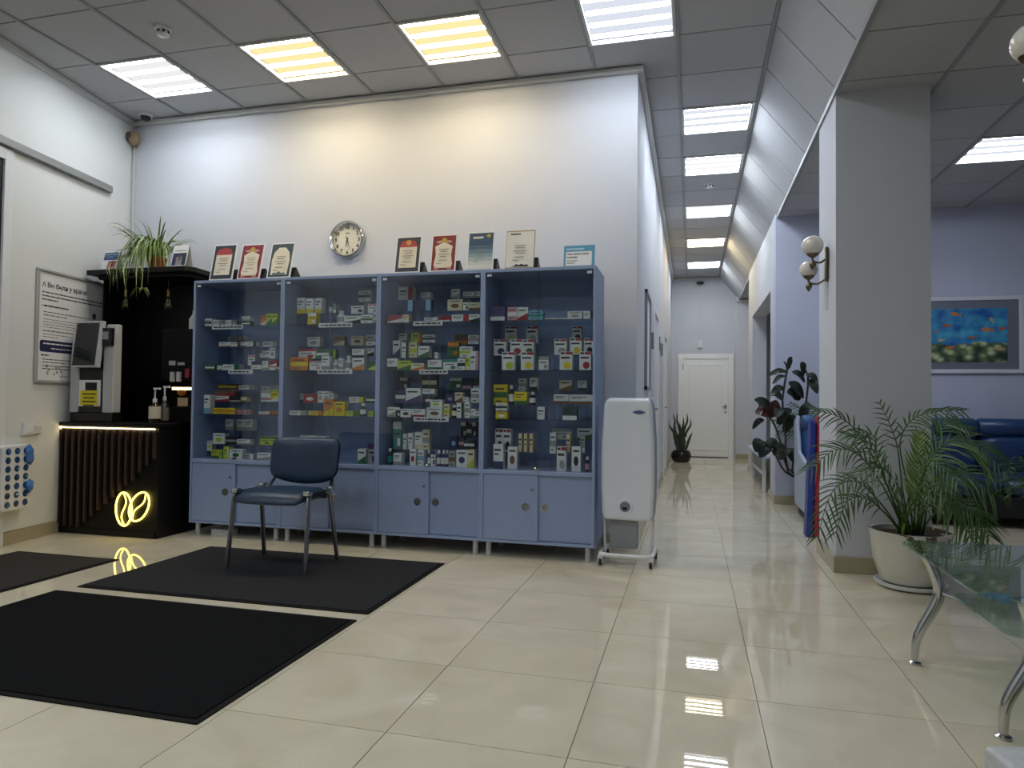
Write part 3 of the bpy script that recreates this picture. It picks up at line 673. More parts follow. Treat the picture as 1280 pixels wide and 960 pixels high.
# poster
a, b, c_ = onl(43, 338), onl(132, 352), onl(39, 478)
W_, H_ = wall_u(b, a), (a.z + b.z) / 2 - c_.z
t = thing('poster', 'framed white information poster on the wall behind the touch-screen terminal', 'poster', (a.x + .0135 * NW.x, a.y + .0135 * NW.y, c_.z), ROTL)
f = MB(); e = .022
f.box(0, W_, -.02, -.001, 0, e).box(0, W_, -.02, -.001, H_ - e, H_).box(0, e, -.02, -.001, e, H_ - e).box(W_ - e, W_, -.02, -.001, e, H_ - e)
obj('frame', f, mat('frame_silver', '#b9bab8', .35, .4), t, local=True, bevel=.004)
obj('sheet', MB().box(e, W_ - e, -.008, -.002, e, H_ - e), PAPER, t, local=True)
pr = MB(); P0 = -.0085
def fit_text(txt, x, z, width, y=P0, m=0, mb=None, maxh=None):
    q = text_mb(txt, 1.0, Matrix.Identity(4), bold=.028); xs = [p[0] for p in q.v]; w = max(xs) - min(xs); s = width / w
    M = Matrix(((s, 0, 0, x - min(xs) * s), (0, 0, 1, y), (0, s, 0, z), (0, 0, 0, 1)))
    (mb or pr).add([M @ Vector(p) for p in q.v], q.f, m)
fit_text('А Вы были у врача?', .055, H_ - .135, W_ * .62)
random.seed(3)
def para(x0, x1, z, n, dz, h=.006, mb=None, m=0, last=.5):
    for i in range(n):
        x = x0; end = x1 if i < n - 1 else x0 + (x1 - x0) * last
        while x < end:
            w = min(random.uniform(.02, .06), end - x); (mb or pr).box(x, x + w, P0, -.008, z - i * dz, z - i * dz + h, m); x += w + .006
para(.055, W_ - .06, H_ - .18, 3, .028, .009, last=.25)
para(.075, .34, H_ - .285, 1, .02, .011, last=1)
pr.prism([(.055, H_ - .285), (.066, H_ - .28), (.055, H_ - .272)], P0, -.008)
para(.075, W_ * .72, H_ - .33, 2, .024, .006, last=.5); para(.075, W_ * .66, H_ - .385, 4, .02, .004, last=.9)
para(.075, W_ * .62, H_ - .475, 1, .02, .007, last=1); para(.075, W_ * .6, H_ - .50, 2, .02, .004, last=.4)
pr.prism(rrect(.045, W_ - .10, H_ - .635, H_ - .545, .02), P0, -.008, 'xz', 1)
P0 = -.0092
para(.08, W_ - .16, H_ - .575, 1, .02, .010, m=2, last=1); para(.16, W_ - .14, H_ - .61, 1, .02, .008, m=2, last=1)
P0 = -.0085
para(.06, .14, H_ - .665, 1, .02, .01, last=1); para(.075, W_ * .6, H_ - .695, 2, .022, .006, last=.6); para(.075, W_ * .6, H_ - .745, 2, .022, .006, last=.8)
# small drawings: a person's head and shoulders, a molecule-like doodle
pr.prism([(W_ - .16 + .022 * math.cos(k), H_ - .30 + .028 * math.sin(k)) for k in [j * .5236 for j in range(12)]], P0, -.008, 'xz', 0)
pr.prism([(W_ - .19, H_ - .42), (W_ - .12, H_ - .42), (W_ - .13, H_ - .335), (W_ - .17, H_ - .335)], P0, -.008, 'xz', 3)
for (x, z, r) in ((.12, .13, .014), (.14, .10, .012), (.13, .075, .013), (.22, .125, .014), (.25, .12, .013), (.23, .085, .013), (.20, .07, .010), (.27, .09, .011)):
    pr.prism([(x + r * math.cos(j * .7854), z + r * math.sin(j * .7854)) for j in range(8)], P0, -.008, 'xz', 3)
para(.26, .36, .05, 1, .02, .008, m=3, last=1)
obj('lettering', pr, [INK, mat('print_indigo', '#22244a', .6), PAPER, mat('print_grey', '#6a6e72', .6)], t, local=True)
# white panel under the steel rail, and the rail itself
a, b = onl(10, 190), onl(130, 300)
def wbox(name, u0, u1, d0, d1, z0, z1, m, base, **k):
    M = Matrix.Translation(Vector((base[0], base[1], 0))) @ Matrix.Rotation(ROTL, 4, 'Z')
    return MB().box(u0, u1, d0, d1, z0, z1, M=M)
wl = bpy.data.objects['wall_left']
B0 = Vector((XLW, YW, 0))
u1 = wall_u(b, B0); u0 = wall_u(a, B0)
obj('wall_panel', wbox('', u0, u1, -.012, .01, .1, 2.86, None, B0), WALLL, wl)
za = (onl(0, 168).z + onl(134, 236).z) / 2; zb = (onl(0, 180).z + onl(130, 241).z) / 2
ub = wall_u(onl(134, 236), B0)
o = recentre(obj('sliding_door_rail', wbox('', ub - 1.9, ub, -.055, .0, zb, za, None, B0), mat('rail_grey', '#8f918f', .4, .5), bevel=.004))
tag(o, 'grey metal rail running high along the white entrance wall', 'rail')
# entrance door at the edge of the picture
ud = wall_u(onl(10, 300), B0)
d1 = struct('door_1', wbox('', ud - .08, ud, -.03, .01, 0, 2.84, None, B0).box(0, 0, 0, 0, 0, 0) if False else wbox('', ud - .075, ud, -.03, .01, 0, 2.84, None, B0), WHITEP, label='white framed glass entrance door beside the bag dispenser', cat='door', bevel=.004)
obj('top_rail', wbox('', ud - .95, ud - .075, -.03, .01, 2.76, 2.84, None, B0), WHITEP, d1)
obj('glass_pane', wbox('', ud - .95, ud - .075, -.012, .004, 0.02, 2.76, None, B0), mat('dark_glass', '#23272a', .05), d1)
# light switch and socket
a, b = onl(24.7, 528.6), onl(38.3, 543.3)
t = thing('light_switch', 'white light switch with a small box beside it below the poster', 'switch', (a.x, a.y, b.z), ROTL)
w = wall_u(b, a); h = a.z - b.z
obj('plate', MB().box(0, w, -.032, -.012, 0, h), WHITEP, t, local=True, bevel=.004)
obj('rocker', MB().box(w * .18, w * .82, -.038, -.032, h * .15, h * .85), WHITEP, t, local=True, bevel=.003)
obj('socket_box', MB().box(w + .002, w + .07, -.03, -.012, .005, h * .75), TRIMW, t, local=True, bevel=.004)
# bag dispenser
a, b = onl(3, 558, .1), onl(38, 634, .1)
base = a - NW * .1
w = wall_u(b, a); h = a.z - b.z
t = thing('bag_dispenser', 'white plastic dispenser with round holes full of blue shoe covers', 'dispenser', (base.x, base.y, b.z), ROTL)
DISP = MB().prism(rrect(0, w, 0, h, .02), -.10, -.013)
obj('shell', DISP, WHITEP, t, local=True, bevel=.008)
random.seed(11)
blue = [mat('film_blue', '#3f6fae', .25, spec=.6), mat('film_navy', '#24446f', .3), mat('film_pale', '#9db8d8', .25)]
for i in range(3):
    for j in range(7):
        x = w * (.2 + .3 * i); z = h * (.1 + .135 * j)
        random.random(); hole = obj('opening', MB().lathe([(.024, 0), (.024, .0015), (.001, .0016)], (x, -.1, z), 14, axis='y'), blue[1], t, local=True)
        pts = [(x + random.uniform(-.016, .016), -.1 - .004 - .012 * random.random(), z + random.uniform(-.016, .016)) for _ in range(6)]
        fm = MB(); fm.add([(x, -.118, z)] + pts, [(0, 1 + k, 1 + (k + 1) % 6) for k in range(6)])
        fm.add([(x, -.102, z - .004)] + [(p[0], p[1] + .004, p[2]) for p in pts], [(0, 1 + k, 1 + (k + 1) % 6) for k in range(6)])
        obj('film', fm, blue[random.choice((0, 0, 1, 2))], hole, local=True)
for k, (x, z) in enumerate(((w * .82, h * .9), (w * .85, h * .8), (w * .84, h * .35))):
    fm = MB(); random.seed(k)
    fm.lathe([(.004, -.05), (.022, -.03), (.028, 0), (.02, .03), (.005, .045)], (x, -.118, z), 9)
    fm.v = [(p[0] + random.uniform(-.006, .006), p[1] + random.uniform(-.008, .004), p[2] + random.uniform(-.008, .008)) for p in fm.v]
    obj('film', fm, blue[0], t, local=True)
# siren in the corner with its conduit
p = onl(168, 172)
t = thing('alarm_siren', 'small brownish alarm siren with cable in the upper corner', 'alarm', (xl(YW) + .05, YW - .05, 3.30))
obj('body', MB().lathe([(.018, 0), (.045, .03), (.052, .075), (.04, .11), (.02, .13)], (xl(YW) + .085, YW - .065, 3.36), 16), mat('siren_tan', '#8d7763', .5), t, smooth=50)
obj('horn', MB().lathe([(.012, 0), (.026, .02), (.030, .022)], (xl(YW) + .085, YW - .115, 3.43), 14, axis='y'), mat('siren_dark', '#5a4638', .5), t, smooth=50)
obj('conduit', MB().box(xl(YW) + .03, xl(YW) + .048, YW - .022, YW - .004, 2.14, 3.37), TRIMW, t)

# ------------------------------------------------------------------ black coffee stand
KX0, KX1, KY0, KY1 = -4.872, -3.925, 4.40, 5.185
ks = thing('coffee_stand', 'black coffee stand with wooden slats, glowing bean sign and dark canopy', 'counter', ((KX0 + KX1) / 2, 4.8, 0))
obj('counter_body', MB().box(KX0, KX1, KY0 + .02, KY1, .0, .84), BLACKM, ks, bevel=.002)
obj('plinth', MB().box(KX0 + .02, KX1 - .02, KY0 + .01, KY0 + .02, .005, .05), BLACKM, ks)
obj('countertop', MB().box(KX0 - .01, KX1 + .01, KY0 - .012, KY1, .845, .875), BLACKM, ks, bevel=.003)
obj('back_panel', MB().box(KX0 + .02, KX1 + .06, KY1 - .03, KY1, .876, 2.08), BLACKM, ks)
obj('side_panel', MB().box(KX0 + .005, KX0 + .02, 4.80, KY1, .876, 2.08), BLACKM, ks)
obj('canopy', MB().prism([(-4.86, 4.62), (-3.90, 4.62), (-3.86, 4.70), (-3.90, KY1), (-4.86, KY1)], 2.085, 2.125, 'xy').box(-4.82, -3.95, 4.70, KY1, 2.06, 2.085), BLACKM, ks, bevel=.003)
WOODS = mat('slat_walnut', '#35231b', .55, noise=.25, nscale=18)
bots = [860, 870, 870, 875, 840, 803, 770, 730, 690, 655, 620, 588, 540, 500, 463]
for k, by in enumerate(bots):
    xc = -4.845 + k * .0638
    zb_ = max(ony(130, 470 + by / 4.573, KY0).z, .03)
    obj('slat', MB().box(xc - .0115, xc + .0115, KY0 - .006, KY0 + .02, zb_, .815), WOODS, ks, bevel=.002)
obj('light_strip', MB().box(KX0 + .02, KX1 - .03, KY0 - .004, KY0 + .012, .828, .837), emat('strip_glow', (1, .74, .36), 7), ks)
# neon coffee beans
NEON = emat('neon_yellow', (1.0, .72, .10), 6.5)
def bean(c, ax, bx, tilt, curl):
    cs, sn_ = math.cos(tilt), math.sin(tilt)
    def P(u, v): return (c.x + u * cs - v * sn_, KY0 + .008, c.z + u * sn_ + v * cs)
    mb = MB(); mb.tube([P(ax * math.cos(k * 2 * math.pi / 24), bx * math.sin(k * 2 * math.pi / 24)) for k in range(25)], .0065, 8)
    mb.tube([P(ax * curl * math.sin(s * math.pi), bx * .92 * s) for s in [-1 + k / 6 for k in range(13)]], .005, 8)
    return mb
for cpx, ax, bx, tilt, curl in (((153.7, 636.6), .074, .128, .04, .30), ((172.8, 633.6), .078, .122, -.55, .22)):
    obj('neon_bean', bean(ony(*cpx, KY0), ax, bx, tilt, curl), NEON, ks, smooth=60)

# pendant bulbs under the canopy
BULB = glass('bulb_glass', (.9, .92, .86), 1.5)
for px, lab in ((157, 'clear pendant bulb hanging beside the terminal, under trailing leaves'), (210, 'clear pendant bulb hanging above the coffee machine')):
    p = ony(px, 389, 4.8)
    t = thing('pendant_bulb', lab, 'bulb', (p.x, 4.8, p.z), 0, 'pendant bulbs under the coffee stand canopy')
    obj('glass', MB().lathe([(.004, 0), (.028, .012), (.034, .04), (.026, .075), (.013, .11), (.012, .125)], (p.x, 4.8, p.z), 16), BULB, t, smooth=60)
    obj('filament', MB().tube([(p.x - .008, 4.8, p.z + .10), (p.x - .014, 4.8, p.z + .04), (p.x, 4.8, p.z + .06), (p.x + .014, 4.8, p.z + .04), (p.x + .008, 4.8, p.z + .10)], .002, 6), mat('filament', '#b9a571', .4), t)
    obj('socket', MB().lathe([(.013, 0), (.014, .05), (.006, .06)], (p.x, 4.8, p.z + .125), 12), BRASS, t, smooth=40)
    obj('cord', MB().tube([(p.x, 4.8, p.z + .18), (p.x, 4.8, 2.0595)], .003, 6), BLACK, t)

# touch-screen terminal
tm = thing('touch_terminal', 'white and black touch-screen payment terminal with yellow notice on the coffee counter', 'terminal', (-4.56, 4.5, .876))
GREYP = mat('terminal_grey', '#b5b7b8', .4)
TL0, TL1 = ony(86.5, 500, 4.45).x, ony(97, 500, 4.45).x
TR0, TR1 = ony(127.5, 500, 4.45).x, ony(141, 500, 4.45).x
obj('base', MB().box(TL0 + .005, TR1 - .01, 4.455, 4.55, .8765, .95), BLACK, tm, bevel=.006)
obj('core', MB().box(TL1, TR0, 4.465, 4.53, .95, 1.60), BLACK, tm, bevel=.004)
obj('side_wing', MB().prism([(4.45, .95), (4.51, .95), (4.51, 1.58), (4.465, 1.58), (4.45, 1.3)], TL0, TL1, 'yz'), GREYP, tm, bevel=.008)
obj('side_wing', MB().prism([(4.45, .95), (4.53, .95), (4.53, 1.65), (4.475, 1.65), (4.45, 1.5)], TR0, TR1, 'yz'), GREYP, tm, bevel=.008)
bl = ony(88, 459, 4.38); br_ = ony(121.7, 459, 4.38); tl = onx(95.8, 401.7, bl.x)
tl.x = bl.x; wS = br_.x - bl.x
Ms = frameM(bl, (1, 0, 0), tl - bl); hS = (tl - bl).length
scr = obj('screen', MB().box(0, wS, 0, hS, -.03, 0, 0, Ms), GREYP, tm, bevel=.004)
obj('display', MB().box(.012, wS - .03, .015, hS - .015, 0, .002, 0, Ms), mat('display_dark', '#23282a', .12), scr)
obj('bracket', MB().box((bl.x + br_.x) / 2 - .04, (bl.x + br_.x) / 2 + .04, bl.y + .035, 4.47, 1.33, 1.43), BLACK, tm)
a, b = ony(124, 410, 4.42), ony(139, 432, 4.42)
cr = obj('card_reader', MB().box(a.x, b.x, 4.42, 4.45, b.z, a.z), BLACK, tm, bevel=.004)
obj('reader_screen', MB().box(a.x + .03, b.x - .03, 4.418, 4.42, b.z + .05, a.z - .03), mat('reader_grey', '#8b9096', .3), cr)
a, b = ony(99, 475, 4.46), ony(125, 508, 4.46)
nt_ = obj('notice', MB().box(a.x, b.x, 4.46, 4.4645, b.z, a.z), PAPER, tm)
c1, c2 = ony(105.5, 478, 4.449), ony(119.5, 488, 4.449)
obj('window', MB().box(c1.x, c2.x, 4.458, 4.46, c2.z, c1.z), BLACK, nt_)
c1, c2 = ony(99.3, 488, 4.449), ony(120, 506, 4.449)
obj('yellow_sheet', MB().box(c1.x, c2.x, 4.4575, 4.46, c2.z, c1.z), mat('notice_yellow', '#d8c520', .6), nt_)
ln = MB()
for k in range(4):
    z = c1.z - .028 - k * .03; ln.box(c1.x + .02 + .01 * (k % 2), c2.x - .012 - .015 * (k % 2), 4.457, 4.4575, z - .006, z + .006)
obj('print', ln, mat('print_olive', '#5c5410', .6), nt_)

# coffee machine beside the cabinet
MX0, MX1 = -4.17, -3.875
cm = thing('coffee_machine', 'tall black coffee machine with lit cup bay beside the blue cabinet', 'coffee machine', ((MX0 + MX1) / 2, 4.8, .876))
BLK = mat('machine_black', '#050506', .5, spec=.2)
obj('body', MB().box(MX0, MX1, 4.70, 5.12, .8765, 1.0).box(MX0, MX1, 4.70, 5.12, 1.22, 1.63).box(MX0, MX1, 4.88, 5.12, 1.0, 1.22), BLK, cm, bevel=.006)
a, b = ony(216, 484, 4.70), ony(240, 487.5, 4.70)
obj('lit_strip', MB().box(max(a.x, MX0 + .005), MX1 - .003, 4.692, 4.70, b.z, a.z), emat('machine_glow', (1, .70, .25), 5), cm)
def bx(x0, y0, x1, y1, Y, d=.008):
    a, b = ony(x0, y0, Y), ony(x1, y1, Y); return MB().box(a.x, min(b.x, MX1 - .002), Y - d, Y, b.z, a.z)
obj('cup_picture', bx(223, 497, 235, 508, 4.70), mat('cup_tan', '#b79a78', .6), cm)
obj('amber_bowl', MB().lathe([(.012, 0), (.03, .012), (.034, .04), (.03, .042)], (ony(229, 492, 4.69).x, 4.672, ony(229, 495, 4.69).z), 14), mat('amber', '#b5651d', .2), cm, smooth=50)
for x in (215.5, 223.5): obj('spout', bx(x, 465, x + 3.6, 477, 4.70, .03), mat('spout_white', '#b9bcc0', .3), cm, bevel=.004)
obj('button_panel', bx(212, 451, 220, 456.5, 4.70), mat('panel_grey', '#9aa0a6', .3), cm); obj('button_panel', bx(223, 453, 231, 456.5, 4.70), mat('panel_grey', '#9aa0a6', .3), cm)
obj('red_knob', bx(233, 461, 238, 472, 4.70, .02), mat('knob_red', '#8f2438', .4), cm, bevel=.006)
def pump_bottle(px, Y, r, h, label, lab, sleeve):
    x = ony(px, 510, Y).x
    t = thing('pump_bottle', label, 'bottle', (x, Y, .876), 0, None)
    obj('body', MB().lathe([(r, 0), (r, h * .62), (r * .45, h * .74), (r * .36, h * .80)], (x, Y, .8765), 16), mat('bottle_dark', '#15110f', .15), t, smooth=40)
    z0, z1 = lab
    obj('paper_label', MB().lathe([(r + .001, z0), (r + .001, z1)], (x, Y, .876), 16), mat(*sleeve, .6), t, smooth=40)
    hz = .8765 + h * .80
    obj('pump', MB().lathe([(r * .4, 0), (r * .4, .03), (.006, .032), (.006, .10)], (x, Y, hz), 12).box(x - .010, x + .045, Y - .009, Y + .009, hz + .10, hz + .115), WHITEP, t, smooth=40)
pump_bottle(193.5, 4.50, .042, .20, 'dark bottle with white pump and picture label on the counter', (.035, .13), ('label_beige', '#c4bba6'))
pump_bottle(205.5, 4.60, .034, .22, 'slimmer dark bottle with dull label behind the pump bottle', (.02, .12), ('label_dull', '#6b655c'))
x = ony(236.5, 411, 4.8).x
t = thing('syrup_bottle', 'small white bottle standing on top of the coffee machine', 'bottle', (-3.925, 4.76, 1.63))
obj('body', MB().lathe([(.032, 0), (.032, .085), (.02, .10)], (-3.925, 4.76, 1.6305), 14), mat('syrup_white', '#c9c8bd', .4), t, smooth=40)
obj('nozzle', MB().lathe([(.018, 0), (.016, .012), (.006, .02), (.003, .06)], (-3.925, 4.76, 1.7305), 12), WHITEP, t, smooth=40)

# ------------------------------------------------------------------ on top of the stand and cabinets
def leaf_mb(pts, width, n=10, m=0, fold=.25, up=(0, 0, 1), tipsharp=1.0, mb=None, widths=None):
    """a ribbon leaf with a shallow keel along a curve"""
    P = bez(pts, n); k = len(P); mb = mb or MB(); vs = []
    for i, p in enumerate(P):
        t = (P[min(i + 1, k - 1)] - P[max(i - 1, 0)]).normalized()
        s = t.cross(Vector(up)); s = s.normalized() if s.length > 1e-4 else Vector((1, 0, 0))
        nrm = s.cross(t); f = i / (k - 1)
        w = width * (widths(f) if widths else min(1, .45 + f * 3) * (1 - f ** (2.2 * tipsharp)) + .02)
        vs += [p - s * w / 2 + nrm * w * fold, p, p + s * w / 2 + nrm * w * fold]
    fs = []
    for i in range(k - 1):
        a = 3 * i; fs += [(a, a + 1, a + 4, a + 3), (a + 1, a + 2, a + 5, a + 4)]
    return mb.add(vs, fs, m)
TERRA = mat('terracotta', '#a5552c', .7, noise=.1)
SOIL = mat('soil', '#2b221b', .95, noise=.3, nscale=60)
SPID = mat('spider_leaf', '#6b8243', .45, noise=.2, nscale=15, rand=.25)
SPID2 = mat('spider_leaf_pale', '#b9c38c', .45, rand=.2)
p = ony(196, 333, 4.84); px_, py_ = p.x, 4.84
sp = thing('spider_plant', 'spider plant with long striped leaves in terracotta pot on the canopy', 'plant', (px_, py_, 2.1255))
obj('pot', MB().lathe([(.055, 0), (.075, .10), (.08, .10), (.08, .125), (.07, .125), (.066, .10)], (px_, py_, 2.1255), 20), TERRA, sp, smooth=40)
obj('soil', MB().lathe([(.068, .105), (.03, .115)], (px_, py_, 2.1255), 16), SOIL, sp)
random.seed(21)
CARDS = []
for q0, q1 in ((125, 144), (212, 231)):
    CARDS.append((ony(q0, 335, 4.70).x - .01, ony(q1, 335, 4.70).x + .01, 4.69, 4.81, 2.12, 2.30))
def spider_leaf(pts, w, m):
    mb = leaf_mb(pts, w, 9)
    mb.v = [(x, min(y, YW - .01), max(z, 2.128) if y > 4.60 and x > -4.87 else z) for x, y, z in mb.v]
    if any(c[0] < x < c[1] and c[2] < y < c[3] and c[4] < z < c[5] for x, y, z in mb.v for c in CARDS): return
    if any(x < xl(y) + .02 for x, y, z in mb.v): return
    obj('leaf', mb, m, sp)
for k in range(165):
    an = random.uniform(0, 2 * math.pi) if k % 3 == 0 else random.uniform(math.pi * .9, math.pi * (2.05 if k < 120 else 1.75))
    d = Vector((math.cos(an), math.sin(an), 0)); Z = lambda v: Vector((0, 0, v))
    if d.y > 0: d.y *= .5
    o_ = Vector((px_ + d.x * .035, py_ + d.y * .035, 2.235))
    if k < 12:
        up_, reach = random.uniform(.24, .36), random.uniform(.06, .24)
        pts = [o_, o_ + d * reach * .3 + Z(up_ * .5), o_ + d * reach * .7 + Z(up_ * .85), o_ + d * reach * 1.1 + Z(up_)]
    elif k < 26:
        up_, reach = random.uniform(.14, .24), random.uniform(.26, .38)
        pts = [o_, o_ + d * reach * .35 + Z(up_ * .6), o_ + d * reach * .75 + Z(up_), o_ + d * reach + Z(up_ * .85)]
    else:
        up_, reach, drop = random.uniform(.08, .24), random.uniform(.12, .30), random.uniform(.02, .26)
        pts = [o_, o_ + d * reach * .4 + Z(up_ * .7), o_ + d * reach * .85 + Z(up_ * .45), o_ + d * reach * 1.12 - Z(drop)]
    spider_leaf(pts, random.uniform(.012, .019), SPID if k % 3 else SPID2)
for k in range(12):      # trailing shoots over the canopy edge
    x = px_ + random.uniform(-.26, .04); y = random.uniform(4.555, 4.59)
    pts = [(px_, py_ - .05, 2.24), (x * .5 + px_ * .5, 4.70, 2.27), (x, y, 2.15), (x + random.uniform(-.04, .04), y - .01, 2.13 - random.uniform(.06, .30))]
    spider_leaf(pts, .016, SPID if k % 2 else SPID2)
x = ony(176, 370, 4.57).x
for k in range(7):
    an = R(150 + 40 * k); c0 = Vector((x, 4.575, 1.93))
    obj('leaf', leaf_mb([c0, c0 + Vector((math.cos(an) * .05, -.01, .02)), c0 + Vector((math.cos(an) * .10, -.02, -.03 - .05 * random.random()))], .012, 6), SPID, sp)
obj('runner', MB().tube(bez([(px_, py_ - .05, 2.24), (px_ - .06, 4.64, 2.24), (x, 4.575, 2.1), (x, 4.575, 1.93)], 9), .003, 5), SPID2, sp)

def tent_card(px0, px1, pyb, pyt, Y, z, label, blocks):
    a, b = ony(px0, pyb, Y), ony(px1, pyb, Y); zt = ony(px0, pyt, Y + .03).z
    t = thing('tent_card', label, 'calendar', ((a.x + b.x) / 2, Y + .03, z), 0, 'tent cards on the coffee stand')
    h = zt - z; w = b.x - a.x
    M = frameM((a.x, Y, z + .0005), (1, 0, 0), (0, .05, h)); M2 = frameM((a.x, Y + .102, z + .0005), (1, 0, 0), (0, -.05, h))
    L = math.hypot(h, .05)
    obj('card', MB().box(0, w, 0, L, -.0015, 0, 0, M).box(0, w, 0, L, 0, .0015, 0, M2).box(a.x, b.x, Y + .002, Y + .1, z + .0005, z + .002), PAPER, t)
    for x0, x1, y0, y1, m in blocks: obj('print', MB().box(x0 * w, x1 * w, y0 * L, y1 * L, 0, .0006, 0, M), m, t)
cb = mat('card_blue', '#34507f', .6); cd = mat('card_navy', '#2b3350', .6); cr_ = mat('card_skin', '#a5746a', .6)
tent_card(125, 144, 336, 314, 4.70, 2.1255, 'white tent card with blue heading at the canopy end by the poster', [(.04, .96, .55, .92, cb), (.1, .9, .80, .84, PAPER), (.1, .6, .68, .73, PAPER), (.4, .95, .05, .5, cr_), (.6, .8, .2, .5, mat('card_red', '#8c2f3c', .6))])
tent_card(212, 231, 333, 307, 4.70, 2.1255, 'white tent card with a dark photo on the canopy near the certificates', [(.06, .94, .12, .66, cd), (.3, .7, .12, .5, PAPER), (.42, .62, .35, .58, cr_), (.12, .88, .74, .79, mat('print_grey', '#6a6e72', .6))])

# framed certificates leaning on stands along the cabinet tops
certs = [((269, 306.5), (296.5, 306), (261, 349.7), (289.7, 348.7), 'navy', 'dark framed certificate with red ribbon heading, beside the coffee stand'),
         ((303.8, 306), (332.6, 304.8), (295.5, 348.5), (323.8, 347), 'crimson', 'crimson bordered certificate with gold crest, second from the coffee stand'),
         ((340.4, 304.5), (370, 302.6), (332.6, 347.7), (362, 345.8), 'slate', 'slate bordered certificate with arched cream field, next to the clock'),
         ((496.4, 296.5), (528.4, 294.5), (491.9, 341), (523.8, 339.4), 'navy2', 'dark bordered certificate with gold seal and pink ribbon lines'),
         ((539.8, 293.7), (573, 292), (536.8, 339.4), (568.8, 337.9), 'crimson2', 'dark red certificate with ornate cream field and corner scrolls'),
         ((585.5, 290.4), (619.8, 289), (582.5, 337.6), (616, 335.6), 'blue', 'certificate fading from dark blue to white with gold emblem'),
         ((633.5, 288.8), (670.9, 287.6), (631, 334.5), (667, 333.3), 'plain', 'plain white certificate in thin gold frame with skyline at its foot')]
CRE = mat('cert_cream', '#dcd4c2', .6); GOLD = mat('cert_gold', '#b8983f', .5); REDP = mat('cert_red', '#a83b3b', .6)
for tl, tr, bl, br_, kind, lab in certs:
    Y = CABY0 + .02; z = CABZ + .0005
    a, b = ony(bl[0], bl[1], Y), ony(br_[0], br_[1], Y); w = b.x - a.x
    T = onx(tl[0], tl[1], a.x); up_ = Vector((0, min(max(T.y - Y, .05), .13), T.z - z)); L = up_.length
    t = thing('certificate', lab, 'certificate', ((a.x + b.x) / 2, Y + .03, CABZ), 0, 'framed certificates on the cabinets')
    M = frameM((a.x, Y, z + .001), (1, 0, 0), up_)
    edge = {'plain': mat('cert_goldedge', '#9c8862', .4)}.get(kind, PAPER)
    obj('mount', MB().box(0, w, 0, L, -.008, 0, 0, M), edge, t, bevel=.001)
    base = {'navy': '#2f3644', 'crimson': '#7c2230', 'slate': '#37464f', 'navy2': '#31373f', 'crimson2': '#7a2126', 'blue': '#2c4a66', 'plain': '#d5d3cc'}[kind]
    def R_(n, x0, x1, y0, y1, m, zz): return obj(n, MB().box(x0 * w, x1 * w, y0 * L, y1 * L, zz - .0008, zz, 0, M), m, t)
    e0 = .05 if kind != 'plain' else .02
    R_('border', e0, 1 - e0, .035, .965, mat('cert_' + kind, base, .5), .001)
    def poly(n, pts, m, zz): return obj(n, MB().prism([(x * w, y * L) for x, y in pts], zz - .0008, zz, 'xy').xform(M), m, t)
    if kind in ('navy', 'navy2'):
        R_('field', .16, .84, .14, .70, CRE, .002); poly('ribbon', [(.14, .70), (.86, .70), (.76, .86), (.5, .9), (.24, .86)], REDP, .002)
        poly('seal', [(.5 + .10 * math.cos(j * .628), .82 + .07 * math.sin(j * .628)) for j in range(10)], GOLD if kind == 'navy2' else REDP, .003)
    elif kind in ('crimson', 'crimson2'):
        poly('field', [(.18, .10), (.82, .10), (.86, .2), (.80, .45), (.84, .68), (.66, .74), (.5, .79), (.34, .74), (.16, .68), (.20, .45), (.14, .2)], CRE, .002)
        poly('crest', [(.5 + .11 * math.cos(j * .628), .84 + .07 * math.sin(j * .628)) for j in range(10)], GOLD, .003)
        for sx in (-1, 1):
            poly('scroll', [(.5 + sx * (.16 + .16 * math.cos(j * .7854)), .80 + .04 * math.sin(j * .7854)) for j in range(8)], mat('cert_rose', '#b98a7c', .6), .0025)
            poly('scroll', [(.5 + sx * (.25 + .10 * math.cos(j * .7854)), .085 + .035 * math.sin(j * .7854)) for j in range(8)], mat('cert_rose', '#b98a7c', .6), .0025)
    elif kind == 'slate':
        poly('field', [(.16, .09), (.84, .09), (.88, .5), (.82, .72), (.64, .86), (.36, .86), (.18, .72), (.12, .5)], CRE, .002)
        poly('skyline', [(.2, .07), (.8, .07), (.74, .15), (.62, .13), (.5, .19), (.38, .13), (.28, .16)], mat('cert_greyblue', '#5f6a70', .6), .003)
    elif kind == 'blue':
        for k in range(6): R_('fade_band', .05, .95, .035 + .1 * k, .135 + .1 * k, mat('cert_fade%d' % k, ['#cfd2cf', '#c2c8c8', '#a9b4b8', '#8399a3', '#5f7e90', '#43657d'][k], .6), .002)
        poly('emblem', [(.78 + .08 * math.cos(j * .628), .88 + .05 * math.sin(j * .628)) for j in range(10)], GOLD, .003); R_('heading', .2, .58, .82, .87, CRE, .002)
    else:
        poly('skyline', [(.2, .05), (.82, .05), (.78, .10), (.66, .09), (.56, .12), (.48, .09), (.40, .12), (.32, .08)], INK, .002)
        R_('heading', .15, .5, .89, .92, INK, .002)
    ln = MB()
    for k, (x0, x1, y) in enumerate(((.30, .70, .60), (.34, .66, .54), (.28, .72, .46), (.36, .64, .40), (.30, .66, .30), (.24, .44, .22))):
        ln.box(x0 * w, x1 * w, (y - .008) * L, (y + .008) * L, .003, .0034, 0, M)
    obj('print', ln, mat('cert_ink', '#8a7f72', .7), t)
    obj('stand', MB().prism([(Y + .016, z), (Y + .14, z), (Y + .03 + up_.y * .35, z + L * .30)], a.x + w * .72, a.x + w + .022, 'yz'), BLACK, t)
